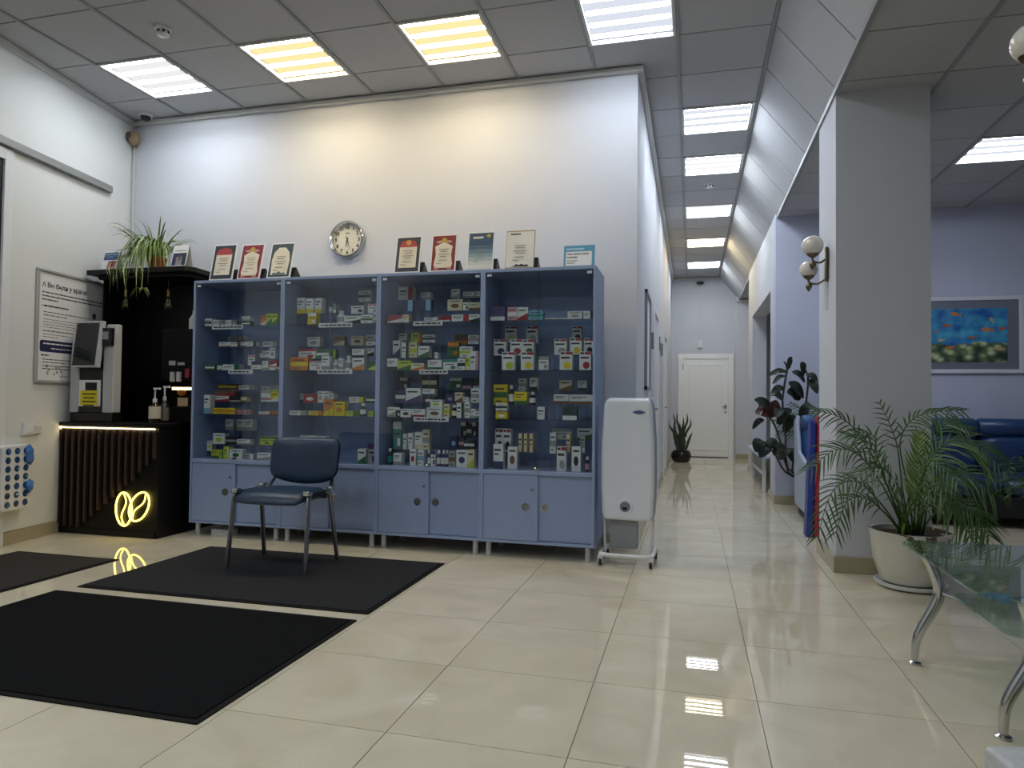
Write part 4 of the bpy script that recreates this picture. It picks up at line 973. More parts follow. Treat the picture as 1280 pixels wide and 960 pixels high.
# blue notice card
Y = CABY0 + .03; a, b = ony(704.2, 332, Y), ony(743, 330.6, Y); w = b.x - a.x; L = .155
t = thing('notice_card', 'blue edged card with black lettering standing at the cabinet end', 'sign', ((a.x + b.x) / 2, Y + .02, CABZ))
up_ = Vector((0, .03, L)); M = frameM((a.x, Y, CABZ + .001), (1, 0, 0), up_)
obj('card', MB().box(0, w, 0, L, -.003, 0, 0, M), mat('card_cyan', '#4f8fb0', .5), t)
obj('sheet', MB().prism(rrect(.014, w - .02, .008, L - .045, .006), 0, .0008, 'xy').xform(M), PAPER, t)
obj('tab', MB().box(.03, .14, L - .032, L - .020, 0, .0008, 0, M).box(.018, .03, L - .034, L - .018, 0, .0008, 0, M), mat('card_pale', '#a9c9d8', .5), t)
q = MB()
for txt, x, y, wd in (('Нам важно ваше', .022, L - .068, w * .70), ('мнение', .022, L - .092, w * .34)):
    g = text_mb(txt, 1.0, Matrix.Identity(4), bold=.03); xs = [p[0] for p in g.v]; s = wd / (max(xs) - min(xs))
    q.add([M @ Vector((x + p[0] * s, y + p[1] * s, .0012)) for p in g.v], g.f)
for k in range(3): q.box(.022, .022 + w * (.34 - .05 * k), L - .112 - k * .010, L - .109 - k * .010, .0008, .0012, 0, M)
obj('lettering', q, INK, t)
obj('foot', MB().box(a.x + .05, b.x - .05, Y + .006, Y + .07, CABZ + .0005, CABZ + .004), mat('card_cyan', '#4f8fb0', .5), t)

# wall clock
c0 = ony(435, 300, YW); CR_ = .157
t = thing('wall_clock', 'round white wall clock with silver rim and black numerals', 'clock', (c0.x, YW, c0.z))
obj('rim', MB().lathe([(CR_ - .03, .002), (CR_, .002), (CR_, .028), (CR_ - .008, .036), (CR_ - .02, .034), (CR_ - .026, .022), (CR_ - .03, .012)], (c0.x, YW, c0.z), 40, axis='y', caps=False), CHROME, t, smooth=45)
obj('face', MB().lathe([(CR_ - .022, .001), (CR_ - .022, .010), (.001, .010)], (c0.x, YW, c0.z), 40, axis='y'), mat('clock_face', '#d9d4c6', .6), t, smooth=30)
nm = MB(); Yf = YW - .0108
for h in range(1, 13):
    an = R(90 - 30 * h); g = text_mb(str(h), .040, Matrix.Identity(4), bold=.0016); xs = [p[0] for p in g.v]; ys = [p[1] for p in g.v]
    ox, oy = (max(xs) + min(xs)) / 2, (max(ys) + min(ys)) / 2
    nm.add([(c0.x + math.cos(an) * .105 + p[0] - ox, Yf, c0.z + math.sin(an) * .105 + p[1] - oy) for p in g.v], g.f)
for k in range(60):
    an = R(6 * k); r0, r1 = .126, .131; d = Vector((math.cos(an), 0, math.sin(an))); s_ = Vector((-d.z, 0, d.x)) * .0008
    nm.quad(*[tuple(Vector((c0.x, Yf, c0.z)) + v) for v in (d * r0 - s_, d * r1 - s_, d * r1 + s_, d * r0 + s_)])
nm.box(c0.x - .02, c0.x + .022, Yf - .0002, Yf, c0.z + .052, c0.z + .058)
obj('numerals', nm, INK, t)
def hand(n, ang, l, back, w, off):
    d = Vector((math.sin(R(ang)), 0, math.cos(R(ang)))); s_ = Vector((d.z, 0, -d.x)) * w; o_ = Vector((c0.x, YW - off, c0.z))
    q = [o_ - d * back - s_, o_ - d * back + s_, o_ + d * l + s_ * .3, o_ + d * l - s_ * .3]
    obj(n, MB().add([tuple(v) for v in q] + [tuple(v + Vector((0, .0015, 0))) for v in q], ((0, 1, 2, 3), (7, 6, 5, 4), (0, 4, 5, 1), (1, 5, 6, 2), (2, 6, 7, 3), (3, 7, 4, 0))), INK, t)
hand('hour_hand', 194, .062, .016, .005, .014); hand('minute_hand', 164, .088, .03, .0035, .017)

# smoke detectors and dome camera on the ceiling
def detector(p, z, label, r=.05):
    t = thing('smoke_detector', label, 'detector', (p.x, p.y, z - .055), 0, 'smoke detectors on the ceiling')
    obj('base', MB().lathe([(r * .9, -.016), (r, -.012), (r, -.001)], (p.x, p.y, z), 20), WHITEP, t, smooth=40)
    obj('cap', MB().lathe([(r * .5, -.055), (r * .72, -.05), (r * .8, -.03), (r * .8, -.016)], (p.x, p.y, z), 20), WHITEP, t, smooth=40)
    g = MB()
    for k in range(8):
        an = k * math.pi / 4; g.box(-.009, .009, -r * .815, -r * .79, -.042, -.026, 0, Matrix.Translation((p.x, p.y, z)) @ Matrix.Rotation(an, 4, 'Z'))
    obj('vent', g, BLACK, t)
detector(onz(204, 36, ZC), ZC + .004, 'white smoke detector on the tile beside the white panel lamp', .055)
detector(onz(887, 230, ZC), ZC + .004, 'white smoke detector on the corridor ceiling between two lamps', .06)
p = onz(182, 143, ZC)
t = thing('dome_camera', 'small dome camera in the ceiling corner above the coffee stand', 'camera', (p.x, p.y, ZC - .06))
obj('base', MB().lathe([(.055, -.022), (.058, -.018), (.058, .003)], (p.x, p.y, ZC), 18), WHITEP, t, smooth=40)
obj('eye', MB().lathe([(.004, -.062), (.03, -.052), (.042, -.03), (.043, -.022)], (p.x, p.y, ZC), 18), BLACK, t, smooth=50)
p = ony(875, 354, YE)
t = thing('motion_sensor', 'black motion sensor with cable above the corridor door', 'sensor', (p.x, YE, p.z))
obj('body', MB().lathe([(.02, -.045), (.065, -.03), (.075, 0), (.07, .01)], (p.x, YE - .08, p.z), 16), BLACK, t, smooth=50)
obj('cable', MB().box(p.x - .008, p.x + .008, YE - .012, YE - .004, 2.30, p.z + .01), TRIMW, t)
obj('junction_box', MB().box(p.x - .04, p.x + .05, YE - .05, YE - .003, 2.18, 2.33), WHITEP, t, bevel=.008)

# ------------------------------------------------------------------ corridor
DOORW = mat('door_white', '#eeefee', .4)
d2 = struct('door_2', MB().box(-.265, -.165, YE - .03, YE, 0, 2.06).box(.705, .805, YE - .03, YE, 0, 2.06).box(-.165, .705, YE - .03, YE, 1.96, 2.06), DOORW, bevel=.004, label='white panelled door at the corridor end', cat='door')
lf_ = obj('door_leaf', MB().box(-.163, .703, YE - .012, YE - .001, .015, 1.958), DOORW, d2)
mo = MB(); a0, a1 = -.06, .60
for (x0, x1, z0, z1) in ((a0, a1, .14, .17), (a0, a1, 1.83, 1.86), (a0, a0 + .03, .17, 1.83), (a1 - .03, a1, .17, 1.83)): mo.box(x0, x1, YE - .024, YE - .012, z0, z1)
obj('moulding', mo, DOORW, d2, bevel=.004)
obj('handle', MB().box(.585, .66, YE - .06, YE - .048, 1.0, 1.02).box(.645, .66, YE - .06, YE - .012, 1.0, 1.02).box(.635, .67, YE - .018, YE - .012, .97, 1.05), STEEL, d2, label='steel lever handle')
obj('keyhole_plate', MB().box(.638, .668, YE - .018, YE - .012, .88, .92), STEEL, d2)
obj('gap_shade_strip', MB().box(-.16, .70, YE - .02, YE - .0, .0005, .012), BLACK, d2)  # shade of the gap under the door, painted as a black strip
for z in (1.75, .3): obj('hinge', MB().box(-.175, -.16, YE - .036, YE - .03, z, z + .11), STEEL, d2)
# doors, picture and plates along the corridor wall
def side_door(n, y0, y1, label):
    d = struct(n, MB().box(XC, XC + .03, y0, y0 + .07, 0, 2.1).box(XC, XC + .03, y1 - .07, y1, 0, 2.1).box(XC, XC + .03, y0 + .07, y1 - .07, 2.03, 2.1), WHITEP, label=label, cat='door', bevel=.004)
    obj('door_leaf', MB().box(XC + .001, XC + .012, y0 + .072, y1 - .072, .01, 2.028), WHITEP, d)
    obj('handle', MB().box(XC + .05, XC + .062, y0 + .09, y0 + .21, 1.0, 1.02).box(XC + .012, XC + .05, y0 + .09, y0 + .11, 1.0, 1.02), STEEL, d)
side_door('door_3', 7.25, 8.2, 'white side door in the corridor just past the wall picture')
side_door('door_4', 10.0, 10.95, 'white side door in the corridor before the potted plant')
t = thing('wall_picture', 'narrow dark framed picture on the corridor wall above the purifier', 'picture', (XC, 6.4, 1.19))
f = MB(); y0, y1, z0, z1 = 6.1, 6.7, 1.19, 2.07
f.box(XC, XC + .025, y0, y0 + .03, z0, z1).box(XC, XC + .025, y1 - .03, y1, z0, z1).box(XC, XC + .025, y0, y1, z0, z0 + .03).box(XC, XC + .025, y0, y1, z1 - .03, z1)
obj('frame', f, mat('frame_mid', '#8d8f98', .4), t); obj('sheet', MB().box(XC + .001, XC + .01, y0 + .03, y1 - .03, z0 + .03, z1 - .03), PAPER, t)
for k, (y, z) in enumerate(((7.0, 1.62), (8.5, 1.72), (9.3, 1.70))):
    o = recentre(obj('door_plate', MB().box(XC + .0005, XC + .03, y, y + .12, z, z + .16), mat('plate_grey', '#74767c', .5), bevel=.003))
    tag(o, ['grey door plate beside the wall picture', 'grey door plate just past the first side door', 'grey door plate between the two side doors'][k], 'sign', 'grey plates along the corridor wall')
o = recentre(obj('notice_board', MB().box(XC + .0005, XC + .03, 11.3, 11.9, 1.0, 1.75), mat('board_pale', '#b9bcc2', .5), bevel=.004)); tag(o, 'pale notice board on the corridor wall before the end door', 'board')
# plant by the end door
PLD = mat('dark_blade', '#2c3a2a', .45, noise=.3, nscale=12, rand=.3)
p = onz(850, 577, 0); px_, py_ = p.x + .02, 13.05
t = thing('potted_sansevieria', 'dark blade-leaved plant in black bowl pot by the corridor end', 'plant', (px_, py_, 0))
obj('pot', MB().lathe([(.12, 0), (.15, .02), (.185, .10), (.17, .17), (.15, .19), (.155, .205), (.14, .205), (.13, .17)], (px_, py_, .0005), 22), mat('pot_black', '#121214', .25), t, smooth=45)
obj('soil', MB().lathe([(.135, .18), (.05, .19)], (px_, py_, 0), 16), SOIL, t)
for k, (dx, h, lean) in enumerate(((-.22, .60, -.10), (-.16, .72, .06), (-.10, .46, -.05), (-.03, .55, .02), (.03, .66, .05), (.10, .72, .08), (.16, .62, .10), (.0, .40, -.12), (.06, .38, .12), (-.07, .74, -.06), (.20, .36, .0))):
    b0 = Vector((px_ + dx * .35, py_ + random.uniform(-.05, .05), .18))
    tip = Vector((px_ + dx, py_ + random.uniform(-.12, .12), .18 + h))
    obj('leaf', leaf_mb([b0, b0.lerp(tip, .4) + Vector((-lean * .5, 0, .03)), b0.lerp(tip, .75) + Vector((lean * .3, 0, .02)), tip], .055, 8, up=(0, 1, .2), fold=.15), PLD, t)
# bench in the opening
BEN = mat('bench_blue_grey', '#a7b6cf', .4)
t = thing('bench', 'pale blue bench on white legs in the corridor opening', 'bench', (1.08, 9.8, 0))
obj('seat', MB().box(.80, 1.25, 8.75, 10.85, .42, .46), BEN, t, bevel=.012)
for y in (8.95, 10.6):
    for x in (.86, 1.19): obj('leg', MB().box(x - .02, x + .02, y - .02, y + .02, .0005, .42), WHITEP, t, bevel=.003)
for x in (.86, 1.19): obj('rail', MB().box(x - .012, x + .012, 8.97, 10.58, .20, .23), WHITEP, t)

# ------------------------------------------------------------------ mats
def floor_mat_obj(x0, x1, y0, y1, col, label, rot=0):
    c = ((x0 + x1) / 2, (y0 + y1) / 2); w, d = (x1 - x0) / 2, (y1 - y0) / 2
    t = thing('door_mat', label, 'mat', (c[0], c[1], 0), rot, 'entrance mats on the tiles')
    obj('border', MB().prism(rrect(-w, w, -d, d, .008), .0004, .005, 'xy'), mat('mat_rubber', '#0b0b0c', .8, spec=.2), t, local=True)
    obj('pile', MB().box(-w + .025, w - .025, -d + .025, d - .025, .004, .010), mat('pile_' + col[1:], col, .95, spec=.05, noise=.35, nscale=90, bump=.9, bscale=350), t, local=True, bevel=.003)
    return t
floor_mat_obj(-3.40, -1.57, 1.965, 3.09, '#17181a', 'large black mat lying in front of the grey chair mat')
floor_mat_obj(-3.36, -1.565, 3.185, 4.315, '#2e2f32', 'large dark grey mat under the blue chair', R(.3))
floor_mat_obj(-4.50, -3.65, 2.40, 3.785, '#3a3735', 'dark grey mat in front of the coffee counter')

# ------------------------------------------------------------------ blue office chair
VIN = mat('blue_vinyl', '#173049', .38, noise=.05, nscale=8, bump=.15, bscale=500)
LEGM = mat('leg_grey', '#8a8c90', .25, .9)
ch = thing('office_chair', 'dark blue padded chair on grey metal legs standing on the mat', 'chair', (-2.545, 3.96, .0138), R(1.5))
def cushion(cx, cy, cz, w, d, h, bend=0.0, rnd=.05, nx=14, ny=12, dome=.02, frontdrop=0.0):
    vs = []; fs = []
    def edge(u): return max(0.0, 1 - abs(u) ** 6)
    for side in (1, -1):
        for j in range(ny + 1):
            for i in range(nx + 1):
                u, v = -1 + 2 * i / nx, -1 + 2 * j / ny
                # rounded-square outline
                k = (abs(u) ** 6 + abs(v) ** 6) ** (1 / 6); m_ = max(abs(u), abs(v), 1e-6); s = m_ / k if k > 1e-6 else 1
                x, y = u * s * w / 2, v * s * d / 2
                th = (1 - max(abs(u), abs(v)) ** 8) ** .5 if max(abs(u), abs(v)) < 1 else 0
                z = side * h / 2 * (.25 + .75 * th) + (dome * (1 - u * u) * (1 - v * v) if side > 0 else 0)
                z += bend * u * u - frontdrop * max(0, -v - .4) ** 2
                vs.append((cx + x, cy + y, cz + z))
    n = (nx + 1) * (ny + 1)
    for j in range(ny):
        for i in range(nx):
            a = j * (nx + 1) + i; q = (a, a + 1, a + nx + 2, a + nx + 1); fs.append(q); fs.append(tuple(n + k for k in reversed(q)))
    rim = [i for i in range(nx + 1)] + [(j + 1) * (nx + 1) + nx for j in range(ny)] + [ny * (nx + 1) + nx - 1 - i for i in range(nx)] + [(ny - 1 - j) * (nx + 1) for j in range(ny - 1)]
    for k in range(len(rim)): a, b = rim[k], rim[(k + 1) % len(rim)]; fs.append((a, a + n, b + n, b))
    return MB().add(vs, fs)
seat = cushion(0, -.015, .446, .475, .440, .068, dome=.012, frontdrop=.06)
obj('seat', seat, VIN, ch, local=True, smooth=70)
back = cushion(0, 0, 0, .495, .275, .04, bend=.035, dome=.006)
# lower edge of the back dips in the middle
back.v = [(x, y - (.035 * (1 - (x / .24) ** 2) if y < 0 else 0) * min(1, -y / .12), z) for x, y, z in back.v]
back.xform(Matrix.Translation((.018, .245, .662)) @ Matrix.Rotation(R(90 - 10), 4, 'X'))
bk = obj('backrest', back, VIN, ch, local=True, smooth=70)
shell = cushion(0, 0, 0, .50, .28, .02, bend=.035, dome=0)
shell.v = [(x, y - (.035 * (1 - (x / .24) ** 2) if y < 0 else 0) * min(1, -y / .12), z) for x, y, z in shell.v]
shell.xform(Matrix.Translation((.018, .258, .661)) @ Matrix.Rotation(R(90 - 10), 4, 'X'))
obj('back_shell', shell, BLACK, bk, local=True, smooth=70)
def oval(pts, r=.0195): return MB().tube(pts, r, 10, flat=.62)
for sx in (-1, 1):
    fl_ = obj('leg', oval([(sx * .272, -.195, .0005), (sx * .258, -.150, .44), (sx * .252, -.135, .462), (sx * .246, -.11, .470)]), LEGM, ch, local=True, smooth=60)
    obj('leg', oval([(sx * .272, .215, .0005), (sx * .252, .135, .43), (sx * .248, .12, .462), (sx * .244, .08, .470)]), LEGM, ch, local=True, smooth=60)
    obj('side_tube', oval([(sx * .246, -.13, .470), (sx * .244, .14, .468)], .013), BLACK, ch, local=True, smooth=60)
    obj('back_post', oval([(sx * .236, .10, .452), (sx * .232, .19, .46), (sx * .215, .232, .52), (sx * .20, .262, .66)], .012), BLACK, ch, local=True, smooth=60)
    for y in (-.145, .15): obj('cap', MB().box(sx * .25 - .021, sx * .25 + .021, y - .026, y + .026, .462, .494), CHROME, ch, local=True, bevel=.006)
obj('seat_frame', MB().box(-.24, .24, -.12, -.09, .418, .436).box(-.24, .24, .09, .12, .418, .436), BLACK, ch, local=True)

# ------------------------------------------------------------------ air purifier on its trolley
PX, PYc = -.408, 4.72
AP = thing('air_purifier', 'tall white air purifier on a wheeled trolley beside the cabinets', 'air purifier', (PX, PYc, 0), R(-3))
prof = [(-.155, .29), (.155, .29), (.170, .33), (.180, .52), (.178, .80), (.160, 1.06), (.14, 1.105), (-.14, 1.105), (-.160, 1.06), (-.178, .80), (-.180, .52), (-.170, .33)]
WG = mat('purifier_white', '#dde3ec', .25, coat=.3); BG = mat('purifier_side', '#9aa7bd', .35)
obj('back_shell', MB().prism([(x * 1.02, .695 + (z - .695) * 1.012) for x, z in prof], -.02, .08, 'xz'), BG, AP, local=True, bevel=.02, seg=3)
obj('front_cover', MB().prism(prof, -.075, -.02, 'xz'), WG, AP, local=True, bevel=.025, seg=3, smooth=60)
dial = obj('dial', MB().lathe([(.052, .0), (.050, .008), (.042, .010)], (-.012, -.073, .385), 28, axis='y'), WG, AP, local=True, smooth=40)
obj('dial_ring', MB().lathe([(.036, .008), (.034, .014), (.028, .012), (.001, .012)], (-.012, -.073, .385), 28, axis='y'), mat('dial_grey', '#7c8794', .3, .3), dial, local=True, smooth=40)
obj('dial_window', MB().box(-.026, .002, -.0875, -.085, .365, .382), BLACK, dial, local=True)
lg = MB().prism([(.075 + .034 * math.cos(k * .3927), 1.012 + .013 * math.sin(k * .3927)) for k in range(16)], -.0770, -.0745, 'xz')
obj('logo', lg, mat('logo_blue', '#4c5a86', .4), AP, local=True)
obj('logo_dot', MB().box(.035, .045, -.0772, -.0746, 1.006, 1.018).box(.105, .115, -.0772, -.0746, 1.006, 1.018), mat('logo_dark', '#5a626c', .4), AP, local=True)
obj('lower_box', MB().box(-.125, .06, -.02, .06, .10, .30), mat('box_grey', '#8d9096', .5), AP, local=True, bevel=.004)
for sx in (-1, 1):
    obj('upright', MB().tube([(sx * .155, .0, .065), (sx * .165, .0, .30)], .010, 10), WHITEP, AP, local=True, smooth=60)
    for y in (-.135, .165):
        w = obj('caster', MB().lathe([(.020, -.009), (.024, -.005), (.024, .005), (.020, .009)], (sx * .165, y, .0247), 16, axis='x'), BLACK, AP, local=True, smooth=40)
        obj('fork', MB().box(sx * .165 - .016, sx * .165 + .016, y - .014, y + .014, .046, .066).box(sx * .165 - .016, sx * .165 - .011, y - .010, y + .010, .020, .05).box(sx * .165 + .011, sx * .165 + .016, y - .010, y + .010, .020, .05), WHITEP, w, local=True)
loop = [(-.165, .165), (-.170, 0), (-.170, -.09), (-.145, -.14), (0, -.155), (.145, -.14), (.170, -.09), (.170, 0), (.165, .165)]
obj('base_tube', MB().tube(bez([(x, y, .073) for x, y in loop], 32), .014, 10), WHITEP, AP, local=True, smooth=60)

# ------------------------------------------------------------------ pillar lamps: two opal globes on brass arms
OPAL = mat('opal_glass', '#cfccc2', .25, coat=.4)
ANT = mat('antique_brass', '#6f6455', .3, 1.0)
def globe_lamp(base, label, s=1.0):
    """mounted on a wall facing -x; base = middle of the back plate"""
    t = thing('wall_lamp', label, 'lamp', base, 0, 'two-globe wall lamps on the pillars')
    obj('back_plate', MB().prism(rrect(-.03 * s, .03 * s, -.12 * s, .12 * s, .025 * s), -.022 * s, -.0005, 'yz'), ANT, t, local=True, bevel=.005)
    for (dx, dy, dz, r) in ((-.105, -.045, .12, .070), (-.115, .05, -.025, .060)):
        dx, dy, dz, r = dx * s, dy * s, dz * s, r * s
        obj('arm', MB().tube(bez([(-.02 * s, dy * .2, dz - r - .02 * s), (dx * .55, dy * .7, dz - r - .045 * s), (dx, dy, dz - r - .03 * s), (dx, dy, dz - r)], 9), .007 * s, 8), ANT, t, local=True, smooth=60)
        g = obj('globe', MB().lathe([(max(r * math.sin(a), .001), -r * math.cos(a)) for a in [math.pi * k / 14 for k in range(15)]], (dx, dy, dz), 24), OPAL, t, local=True, smooth=80)
        obj('cup', MB().lathe([(.012 * s, -r - .012 * s), (.03 * s, -r), (r * .68, -r * .72), (r * .70, -r * .66)], (dx, dy, dz), 20), ANT, g, local=True, smooth=50)
        k = .024 * s
        obj('finial', MB().lathe([(.002, -k * 1.7), (k * .4, -k * 1.3), (k * .8, -k * .6), (k, 0), (k * .8, k * .6), (k * .3, k), (k * .3, k * 1.8)], (dx, dy, dz - r - .055 * s), 16), ANT, g, local=True, smooth=60)
    obj('cord', MB().tube([(-.006, .0, -.12 * s), (-.006, .0, -.32 * s)], .004, 6), TRIMW, t, local=True)
p = onx(1035, 330, PX0)
globe_lamp((PX0, p.y, p.z), 'brass wall lamp with two white globes on the pillar beside the palm')
globe_lamp((.99, 2.105, 2.09), 'brass wall lamp with white globes on the pillar by the glass table', .85)

# ------------------------------------------------------------------ lounge: sofa, armchair, picture
SOF = mat('sofa_blue', '#1f3a66', .35, noise=.08, nscale=6, bump=.1, bscale=300)
SOFD = mat('sofa_base', '#16181d', .6)
sf = thing('sofa', 'dark blue leather sofa with rolled headrests against the lounge wall', 'sofa', (3.05, 7.45, 0))
for k in range(3):
    x0 = 1.93 + k * .76; xm = x0 + .375
    sc_ = cushion(xm, 7.30, .36, .755, .70, .18, dome=.02); obj('seat_cushion', sc_, SOF, sf, smooth=70)
    bc = cushion(0, 0, 0, .755, .40, .16, dome=.02).xform(Matrix.Translation((xm, 7.62, .60)) @ Matrix.Rotation(R(82), 4, 'X')); obj('back_cushion', bc, SOF, sf, smooth=70)
    hr = MB().lathe([(.03, -.375), (.085, -.372), (.10, -.35), (.10, .35), (.085, .372), (.03, .375)], (xm, 7.66, .86), 20, axis='x'); obj('headrest', hr, SOF, sf, smooth=70)
obj('back_frame', MB().box(1.93, 4.21, 7.70, 7.90, .10, .86), SOF, sf, bevel=.03)
obj('plinth', MB().box(1.95, 4.19, 7.02, 7.86, .09, .28), SOFD, sf, bevel=.01)
for x in (1.87, 4.27): obj('armrest', MB().box(x - .06, x + .06, 6.98, 7.86, .09, .60), SOF, sf, bevel=.04, seg=3)
for x in (2.05, 4.1):
    for y in (7.1, 7.75): obj('leg', MB().lathe([(.02, .0005), (.025, .09)], (x, y, 0), 12), CHROME, sf, smooth=40)
ac = thing('armchair', 'blue high-backed armchair with pale side behind the folded gym mat', 'armchair', (1.33, 7.1, 0))
for x0, x1 in ((1.0, 1.035), (1.625, 1.66)): obj('side_panel', MB().prism([(6.78, .08), (7.43, .08), (7.46, .92), (7.30, .97), (7.18, .62), (6.80, .55)], x0, x1, 'yz'), mat('arm_side', '#a9b3c6', .45), ac, bevel=.014)
obj('seat_cushion', cushion(1.33, 7.00, .36, .585, .50, .18, dome=.02), mat('sofa_mid', '#2c5589', .35), ac, smooth=70)
obj('back_cushion', cushion(0, 0, 0, .585, .56, .14, dome=.02).xform(Matrix.Translation((1.33, 7.28, .66)) @ Matrix.Rotation(R(82), 4, 'X')), mat('sofa_mid', '#2c5589', .35), ac, smooth=70)
obj('headrest', MB().lathe([(.03, -.285), (.065, -.28), (.075, -.25), (.075, .25), (.065, .28), (.03, .285)], (1.33, 7.27, .90), 18, axis='x'), mat('sofa_mid', '#2c5589', .35), ac, smooth=70)
obj('base', MB().box(1.037, 1.623, 6.82, 7.43, .0005, .26), SOFD, ac, bevel=.02)
gm = thing('gym_mat', 'folded blue and red gym mat standing upright behind the pillar', 'gym mat', (.98, 6.11, 0))
obj('blue_panel', MB().prism([(.903, .0005), (.957, .0005), (.985, .93), (.94, .95)], 6.04, 6.19, 'xz'), mat('mat_blue', '#20348c', .4), gm, bevel=.012)
obj('red_panel', MB().prism([(.962, .0005), (1.03, .0005), (1.06, .97), (.99, .99)], 6.03, 6.19, 'xz'), mat('mat_red', '#a3182f', .4), gm, bevel=.012)

# fish picture
def fish_mat():
    m = bpy.data.materials.new('reef_print'); m.use_nodes = True; nt = m.node_tree; b = nt.nodes['Principled BSDF']; b.inputs['Roughness'].default_value = .5
    tc = nt.nodes.new('ShaderNodeTexCoord'); sep = nt.nodes.new('ShaderNodeSeparateXYZ'); nt.links.new(tc.outputs['Generated'], sep.inputs[0])
    n = nt.nodes.new('ShaderNodeTexNoise'); n.inputs['Scale'].default_value = 5; n.inputs['Detail'].default_value = 6; nt.links.new(tc.outputs['Generated'], n.inputs['Vector'])
    r1 = nt.nodes.new('ShaderNodeValToRGB'); r1.color_ramp.elements[0].position = .35; r1.color_ramp.elements[0].color = lin('#0d4f9c'); r1.color_ramp.elements[1].position = .75; r1.color_ramp.elements[1].color = lin('#4fb3cf')
    nt.links.new(n.outputs['Fac'], r1.inputs[0])
    v = nt.nodes.new('ShaderNodeTexVoronoi'); v.inputs['Scale'].default_value = 8; nt.links.new(tc.outputs['Generated'], v.inputs['Vector'])
    r2 = nt.nodes.new('ShaderNodeValToRGB'); cr = r2.color_ramp; cr.elements[0].position = 0; cr.elements[0].color = lin('#d3d8bd'); cr.elements[1].position = .8; cr.elements[1].color = lin('#26352c')
    e = cr.elements.new(.3); e.color = lin('#a3b184'); e = cr.elements.new(.5); e.color = lin('#5f7050')
    nt.links.new(v.outputs['Distance'], r2.inputs[0])
    ad = nt.nodes.new('ShaderNodeMath'); ad.operation = 'MULTIPLY_ADD'; ad.inputs[1].default_value = .28; ad.inputs[2].default_value = .22
    nt.links.new(n.outputs['Fac'], ad.inputs[0])
    lt = nt.nodes.new('ShaderNodeMath'); lt.operation = 'LESS_THAN'; nt.links.new(sep.outputs['Z'], lt.inputs[0]); nt.links.new(ad.outputs[0], lt.inputs[1])
    mx = nt.nodes.new('ShaderNodeMix'); mx.data_type = 'RGBA'
    nt.links.new(lt.outputs[0], mx.inputs['Factor']); nt.links.new(r1.outputs[0], mx.inputs['A']); nt.links.new(r2.outputs[0], mx.inputs['B'])
    nt.links.new(mx.outputs['Result'], b.inputs['Base Color'])
    return m
FX0, FX1, FZ0, FZ1 = 2.25, 3.205, 1.41, 2.19
t = thing('framed_picture', 'white framed picture of orange fish over a coral reef', 'picture', ((FX0 + FX1) / 2, YLW, FZ0))
f = MB(); Y0, Y1 = YLW - .03, YLW - .001
f.box(FX0, FX1, Y0, Y1, FZ0, FZ0 + .04).box(FX0, FX1, Y0, Y1, FZ1 - .04, FZ1).box(FX0, FX0 + .04, Y0, Y1, FZ0 + .04, FZ1 - .04).box(FX1 - .04, FX1, Y0, Y1, FZ0 + .04, FZ1 - .04)
obj('frame', f, mat('frame_white', '#d0d3dc', .4), t, bevel=.004)
obj('mount', MB().box(FX0 + .04, FX1 - .04, YLW - .018, YLW - .001, FZ0 + .04, FZ1 - .04), mat('mount_grey', '#6d7080', .6), t)
obj('reef_print', MB().box(FX0 + .12, FX1 - .14, YLW - .0195, YLW - .018, FZ0 + .11, FZ1 - .12), fish_mat(), t)
random.seed(5)
for k, (u, v, l, a) in enumerate(((.33, .90, .11, -.25), (.22, .69, .09, 0), (.80, .78, .07, -1.0), (.74, .60, .12, -.1), (.93, .62, .08, .1), (.15, .42, .07, .1), (.25, .27, .09, .1), (.55, .46, .08, -.1), (.90, .25, .09, -.1), (.08, .58, .05, .2))):
    cx = FX0 + .12 + u * (FX1 - FX0 - .26); cz = FZ0 + .11 + v * (FZ1 - FZ0 - .23); q = []
    for (px, pz) in ((-.5, 0), (-.25, .17), (.1, .18), (.32, .05), (.5, .16), (.5, -.16), (.32, -.05), (.1, -.18), (-.25, -.16)):
        q.append((cx + l * (px * math.cos(a) - pz * math.sin(a)), cz + l * (px * math.sin(a) + pz * math.cos(a))))
    obj('fish', MB().prism(q, YLW - .0203, YLW - .0195, 'xz'), mat('fish_%d' % (k % 3), ['#b5764a', '#a8583a', '#c09a72'][k % 3], .5), t)

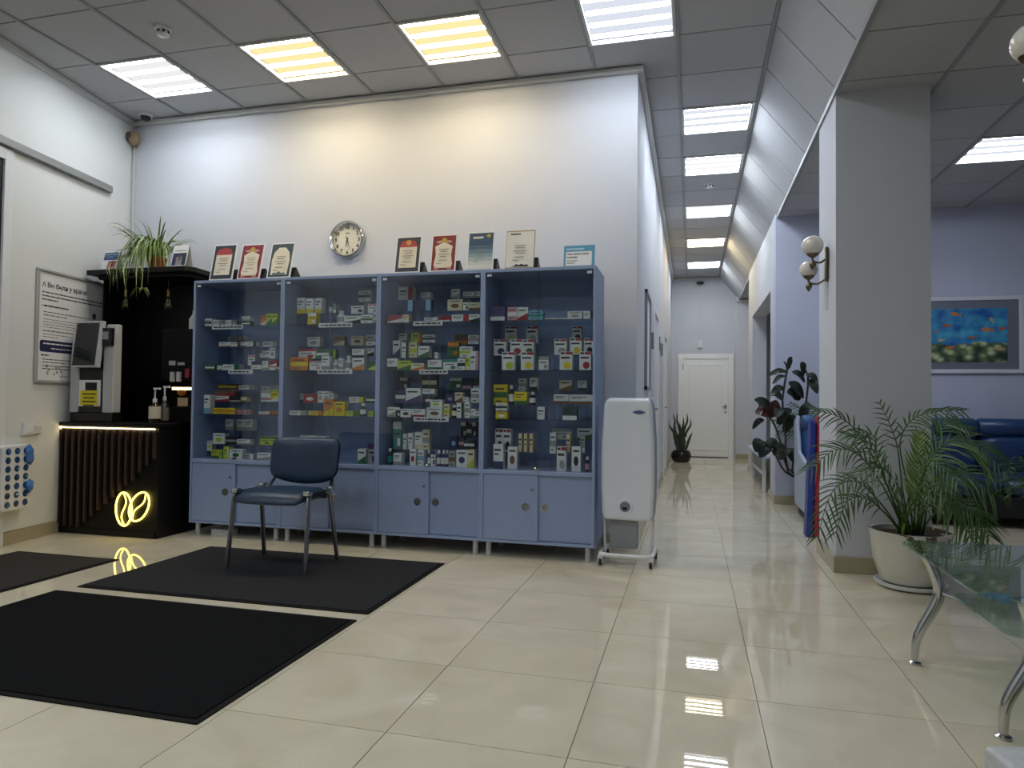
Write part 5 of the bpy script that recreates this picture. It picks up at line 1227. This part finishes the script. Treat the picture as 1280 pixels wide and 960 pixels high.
# ------------------------------------------------------------------ glass table
TZ = .47
TG = glass('table_glass', (.80, .90, .86), 1.5); TGE = glass('table_glass_low', (.80, .90, .86), 1.45)
gt = thing('glass_table', 'glass coffee table with rounded top and curved chrome legs', 'table', (1.2, 2.98, 0))
obj('table_top', MB().prism(rrect(.905, 1.52, 2.47, 3.50, .10, 6), TZ - .010, TZ, 'xy'), TG, gt, bevel=.003)
obj('lower_shelf', MB().prism(rrect(1.04, 1.40, 2.70, 3.26, .06, 5), .297, .303, 'xy'), TGE, gt)
for (fx, fy, ix, iy) in ((.905, 3.235, 1, -1), (.985, 2.60, 1, 1), (1.50, 3.235, -1, -1), (1.44, 2.60, -1, 1)):
    tx, ty = fx + ix * .05, fy - iy * .03
    lg_ = obj('leg', MB().tube(bez([(fx, fy, .018), (fx + ix * .012, fy, .12), (fx + ix * .085, fy, .27), (fx + ix * .085, fy, .36), (tx, ty, .459)], 16), [.013 + .010 * min(1, k / 8) for k in range(17)], 12), CHROME, gt, smooth=60)
    obj('foot', MB().lathe([(.022, .0005), (.024, .008), (.012, .014), (.010, .03)], (fx, fy, 0), 14), CHROME, lg_, smooth=40)
    obj('pad', MB().lathe([(.03, .452), (.03, .4595)], (tx, ty, 0), 16), CHROME, lg_)
    obj('strut', MB().tube([(fx + ix * .08, fy, .31), (1.2 + (fx - 1.2) * .45, 2.98 + (fy - 2.98) * .7, .290)], .006, 8), STEEL, lg_)

# bushy plant on the table
BUSH = mat('bush_leaf', '#2f4a2b', .5, noise=.3, nscale=20)
bp_ = Vector((1.40, 3.12, TZ))
t = thing('table_plant', 'bushy dark green potted plant standing on the glass table', 'plant', tuple(bp_))
obj('pot', MB().lathe([(.07, .0005), (.09, .13), (.095, .13), (.095, .15), (.085, .15), (.08, .12)], bp_, 20), mat('pot_brown', '#5c4a3c', .5), t, smooth=40)
random.seed(9); fb = MB()
for k in range(420):
    an = random.uniform(0, 2 * math.pi); el = random.uniform(-.35, 1.2); rr = random.uniform(.06, .19)
    c0_ = bp_ + Vector((0, 0, .31)) + Vector((math.cos(an) * math.cos(el), math.sin(an) * math.cos(el), math.sin(el) * .75)) * rr
    d = (c0_ - bp_ - Vector((0, 0, .26))).normalized() + Vector((random.uniform(-.5, .5), random.uniform(-.5, .5), random.uniform(-.6, .1)))
    leaf_mb([c0_, c0_ + d * .025, c0_ + d * .05 + Vector((0, 0, -.012))], .022, 4, mb=fb)
obj('foliage', fb, BUSH, t)
obj('stem', MB().tube([bp_ + Vector((0, 0, .1)), bp_ + Vector((0, 0, .32))], .012, 8), mat('stem_brown', '#4a3b28', .8), t)

# white stone block at the near corner
o = obj('stone_block', MB().box(0, .30, -.42, 0, .0005, .30), mat('stone_white', '#b5b8bb', .6, noise=.12, nscale=40, bump=.4, bscale=60), bevel=.012, seg=3)
o.location = (.652, 1.832, 0); o.rotation_euler = (0, 0, R(12)); tag(o, 'rough pale stone block on the floor beside the glass table', 'block')

# ------------------------------------------------------------------ palm in the white pot
PALM = mat('palm_green', '#3d5c2a', .45, noise=.25, nscale=10, rand=.25)
PALML = mat('palm_light', '#6d8a34', .45, noise=.2, nscale=10, rand=.2)
pc = Vector((1.265, 4.60, 0))
pl = thing('potted_palm', 'large feathery palm in a worn white pot beside the pillar', 'plant', tuple(pc))
def pot_mat():
    m = mat('pot_worn', '#c6c6bd', .4); nt = m.node_tree; b = nt.nodes['Principled BSDF']
    tc = nt.nodes.new('ShaderNodeTexCoord'); n = nt.nodes.new('ShaderNodeTexNoise'); n.inputs['Scale'].default_value = 9; n.inputs['Detail'].default_value = 3
    nt.links.new(tc.outputs['Object'], n.inputs['Vector']); r = nt.nodes.new('ShaderNodeValToRGB'); cr = r.color_ramp
    cr.elements[0].position = .355; cr.elements[0].color = lin('#4d4236'); cr.elements[1].position = .375; cr.elements[1].color = lin('#c4c4ba'); e = cr.elements.new(.64); e.color = lin('#c9c9bf'); e = cr.elements.new(.84); e.color = lin('#bdb679')
    sep = nt.nodes.new('ShaderNodeSeparateXYZ'); nt.links.new(tc.outputs['Object'], sep.inputs[0])   # chips gather along the rim
    mr = nt.nodes.new('ShaderNodeMapRange'); mr.inputs['From Min'].default_value = .22; mr.inputs['From Max'].default_value = .31; mr.inputs['To Min'].default_value = .10; mr.inputs['To Max'].default_value = -.07
    nt.links.new(sep.outputs['Z'], mr.inputs['Value']); ad = nt.nodes.new('ShaderNodeMath'); nt.links.new(n.outputs['Fac'], ad.inputs[0]); nt.links.new(mr.outputs[0], ad.inputs[1])
    nt.links.new(ad.outputs[0], r.inputs[0]); nt.links.new(r.outputs[0], b.inputs['Base Color']); return m
PW = pot_mat()
obj('pot', MB().lathe([(.125, .025), (.16, .04), (.20, .16), (.212, .27), (.218, .325), (.222, .335), (.205, .335), (.198, .30)], pc, 32), PW, pl, smooth=45)
obj('saucer', MB().lathe([(.15, .0005), (.185, .012), (.195, .035), (.187, .035), (.17, .018), (.12, .016)], pc, 28), WHITEP, pl, smooth=40)
obj('soil', MB().lathe([(.20, .305), (.05, .315)], pc, 20), SOIL, pl)
def frond(path, leaf, n, m, droop=.35, flat=.5, width=.012, start=.25, rmat=None):
    P = bez(path, 20); mb = MB(); mb.tube(P, [.006 * (1 - .75 * i / len(P)) for i in range(len(P))], 5)
    tocam = (CAM - P[len(P) // 2]).normalized()
    for k in range(n):
        f = start + (1 - start) * k / (n - 1); i = min(int(f * (len(P) - 1)), len(P) - 2); fr = f * (len(P) - 1) - i
        c = P[i].lerp(P[i + 1], fr); t_ = (P[i + 1] - P[i]).normalized()
        nn = (tocam * flat + Vector((0, 0, 1)) * (1 - flat)).normalized()
        s = t_.cross(nn).normalized()
        L = leaf * (.55 + .45 * math.sin(math.pi * min(1, (f - start) / (1 - start) * .85 + .15))) * random.uniform(.8, 1.15)
        for sg in (-1, 1):
            d = (s * sg * .75 + t_ * (.55 + .4 * f) + Vector((random.uniform(-.12, .12), random.uniform(-.12, .12), random.uniform(-.12, .12)))).normalized()
            leaf_mb([c, c + d * L * .5 + Vector((0, 0, -droop * L * .15)), c + d * L + Vector((0, 0, -droop * L * .6))], width, 4, up=tuple(nn), fold=.2, mb=mb)
    mb.v = [((min(x, 1.0) if False else x), (min(y, PY0 - .015) if PX0 - .03 < x < PX1 + .03 and y > 4.5 else y), max(z, .02)) for x, y, z in mb.v] if pl.name == 'potted_palm' else mb.v
    return obj('frond', mb, m, pl)
random.seed(31)
def fp(*pts): return [ony(x, y, Y) for x, y, Y in pts]
B = lambda dx=0, dy=0: (1140 + dx, 668 + dy, 4.58)
frond(fp(B(-10), (1108, 605, 4.55), (1075, 545, 4.5), (1050, 522, 4.45), (1020, 513, 4.42)), .13, 13, PALM, .7, .6, .010, .35)
frond(fp(B(-8), (1105, 610, 4.5), (1075, 570, 4.4), (1045, 562, 4.3), (1015, 585, 4.22)), .17, 17, PALM, .5, .5, .011, .3)
frond(fp(B(-12), (1100, 628, 4.45), (1070, 602, 4.35), (1040, 615, 4.25), (1022, 670, 4.2)), .17, 16, PALM, .6, .5, .011, .3)
frond(fp(B(-12), (1105, 640, 4.45), (1080, 622, 4.38), (1058, 628, 4.3), (1045, 665, 4.28)), .14, 14, PALM, .6, .5, .011, .3)
frond(fp(B(-6), (1115, 620, 4.6), (1098, 575, 4.58), (1092, 545, 4.55), (1070, 540, 4.5)), .12, 12, PALM, .5, .6, .010, .4)
frond(fp(B(-2), (1128, 610, 4.6), (1122, 560, 4.6), (1112, 530, 4.6), (1100, 505, 4.58)), .10, 8, PALM, .4, .6, .010, .5)
frond(fp(B(2), (1135, 610, 4.6), (1125, 555, 4.6), (1140, 525, 4.58), (1168, 515, 4.52), (1200, 513, 4.48)), .15, 15, PALM, .9, .6, .011, .45)
frond(fp(B(4), (1143, 630, 4.55), (1146, 590, 4.55), (1150, 545, 4.55)), .10, 16, PALML, -.6, .7, .016, .35)
frond(fp(B(6), (1150, 620, 4.5), (1160, 580, 4.45), (1185, 552, 4.4), (1220, 556, 4.35), (1258, 592, 4.3)), .24, 24, PALM, .8, .5, .013, .35)
frond(fp(B(8), (1158, 630, 4.45), (1175, 600, 4.4), (1205, 592, 4.3), (1240, 618, 4.25)), .22, 20, PALM, .9, .45, .013, .3)
frond(fp(B(10), (1165, 645, 4.4), (1188, 630, 4.3), (1215, 640, 4.2), (1235, 668, 4.15)), .19, 16, PALM, .8, .45, .013, .3)
frond(fp(B(8), (1155, 640, 4.4), (1175, 625, 4.3), (1200, 645, 4.2), (1215, 676, 4.15)), .17, 14, PALM, .8, .4, .012, .3)
frond(fp(B(0), (1130, 635, 4.4), (1118, 600, 4.3), (1095, 585, 4.2), (1065, 600, 4.1)), .18, 15, PALM, .6, .4, .011, .3)
frond(fp(B(-4), (1122, 630, 4.45), (1105, 590, 4.35), (1085, 555, 4.3), (1060, 545, 4.25)), .16, 15, PALM, .5, .5, .011, .3)
frond(fp(B(6), (1152, 610, 4.55), (1165, 560, 4.5), (1180, 530, 4.45), (1205, 535, 4.4)), .17, 15, PALM, .6, .5, .012, .35)
frond(fp(B(2), (1145, 625, 4.4), (1155, 590, 4.3), (1170, 575, 4.2), (1195, 600, 4.1)), .19, 16, PALM, .8, .45, .012, .25)
frond(fp(B(4), (1150, 640, 4.35), (1160, 612, 4.25), (1178, 608, 4.15), (1190, 640, 4.1)), .17, 15, PALM, .8, .45, .012, .25)
for k in range(14):     # bare canes in the middle
    x = 1118 + k * 3.2
    b0 = pc + Vector((random.uniform(-.10, .10), random.uniform(-.08, .08), .30)); tp = ony(x + random.uniform(-8, 8), random.uniform(600, 640), 4.52)
    obj('cane', MB().tube(bez([b0, b0.lerp(tp, .5) + Vector((random.uniform(-.02, .02), 0, .02)), tp], 6), [.008, .007, .006, .005, .004, .003, .003][:7], 6), PALML if k % 3 == 0 else PALM, pl)

# ------------------------------------------------------------------ rubber plant and small palm behind the armchair
RUB = mat('rubber_leaf', '#1f2920', .45, spec=.3, noise=.2, nscale=8, rand=.3)
RUBR = mat('rubber_leaf_red', '#4a2622', .35, noise=.2, nscale=8)
rp = Vector((1.20, 7.76, 0))
rb = thing('rubber_plant', 'tall rubber plant with broad dark leaves behind the blue armchair', 'plant', tuple(rp))
obj('pot', MB().lathe([(.10, .0005), (.135, .26), (.14, .26), (.14, .29), (.125, .29), (.12, .25)], rp, 22), mat('pot_dark', '#3b332d', .5), rb, smooth=40)
obj('soil', MB().lathe([(.125, .265), (.04, .27)], rp, 16), SOIL, rb)
random.seed(17)
YR = 7.60
stems = [[(985, 590), (982, 545), (978, 500), (984, 462), (980, 452)], [(990, 590), (1000, 540), (1008, 500), (1010, 470), (1003, 458)], [(984, 585), (975, 550), (965, 525), (952, 512), (948, 500)], [(982, 590), (970, 570), (958, 555), (950, 550)]]
for s_ in stems:
    pts = [rp + Vector((random.uniform(-.03, .03), 0, .25))] + [ony(x, y, YR) for x, y in s_]
    obj('stem', MB().tube(bez(pts, 12), .010, 6), mat('stem_dark', '#3a3428', .7), rb)
WL = lambda f: max(.02, math.sin(math.pi * min(1, f * .93 + .05)) ** .7)
leaves = [((985, 465), (960, 470), .6), ((985, 462), (990, 446), .5), ((982, 470), (966, 480), .5), ((986, 478), (1004, 498), 1.3), ((984, 490), (1000, 500), 1.2), ((980, 485), (972, 490), .9), ((1004, 470), (1002, 452), .7), ((1008, 468), (1022, 480), .8), ((1010, 475), (1022, 492), .8), ((1006, 478), (990, 465), .8),
          ((978, 500), (962, 492), .8), ((966, 515), (943, 500), 1.4), ((962, 520), (944, 515), 1.2), ((965, 522), (970, 500), 1.0), ((972, 530), (990, 512), 1.1), ((980, 540), (995, 520), 1.1), ((955, 525), (946, 532), .7), ((952, 550), (945, 565), 1.2), ((958, 552), (968, 560), 1.3), ((962, 555), (950, 572), 1.2), ((985, 560), (975, 575), 1.2), ((990, 560), (992, 578), 1.2), ((982, 558), (968, 568), 1.0), ((1000, 520), (1016, 508), 1.0), ((978, 510), (970, 522), .9)]
for k, ((x0, y0), (x1, y1), sc_) in enumerate(leaves):
    a = ony(x0, y0, YR + random.uniform(-.04, .02)); b = ony(x1, y1, YR + random.uniform(-.12, .03)); L = (b - a)
    if L.length < .14: b = a + L.normalized() * .15
    m_ = a.lerp(b, .5) + Vector((0, -.02, .03))
    obj('leaf', leaf_mb([a, m_, b], .11 * sc_ if sc_ < 1.25 else .125, 8, up=(random.uniform(-.3, .3), -.75, .55), fold=.10, widths=WL), RUBR if k in (13, 12) else RUB, rb)
rp2 = Vector((1.50, 7.76, 0))
pl = thing('small_palm', 'small palm with arching green fronds between the rubber plant and pillar', 'plant', tuple(rp2))
obj('pot', MB().lathe([(.09, .0005), (.12, .24), (.125, .26), (.11, .26), (.10, .22)], rp2, 20), mat('pot_dark', '#3b332d', .5), pl, smooth=40)
for k, (x, y) in enumerate(((965, 525), (975, 512), (990, 505), (1010, 505), (1030, 510), (975, 540))):
    a = rp2 + Vector((0, 0, .22)); b = ony(x, y, 7.80); mid = a.lerp(b, .6) + Vector((0, 0, .20))
    frond([a, a.lerp(mid, .5) + Vector((0, 0, .12)), mid, b], .12, 13, PALM, .6, .5, .016, .4)
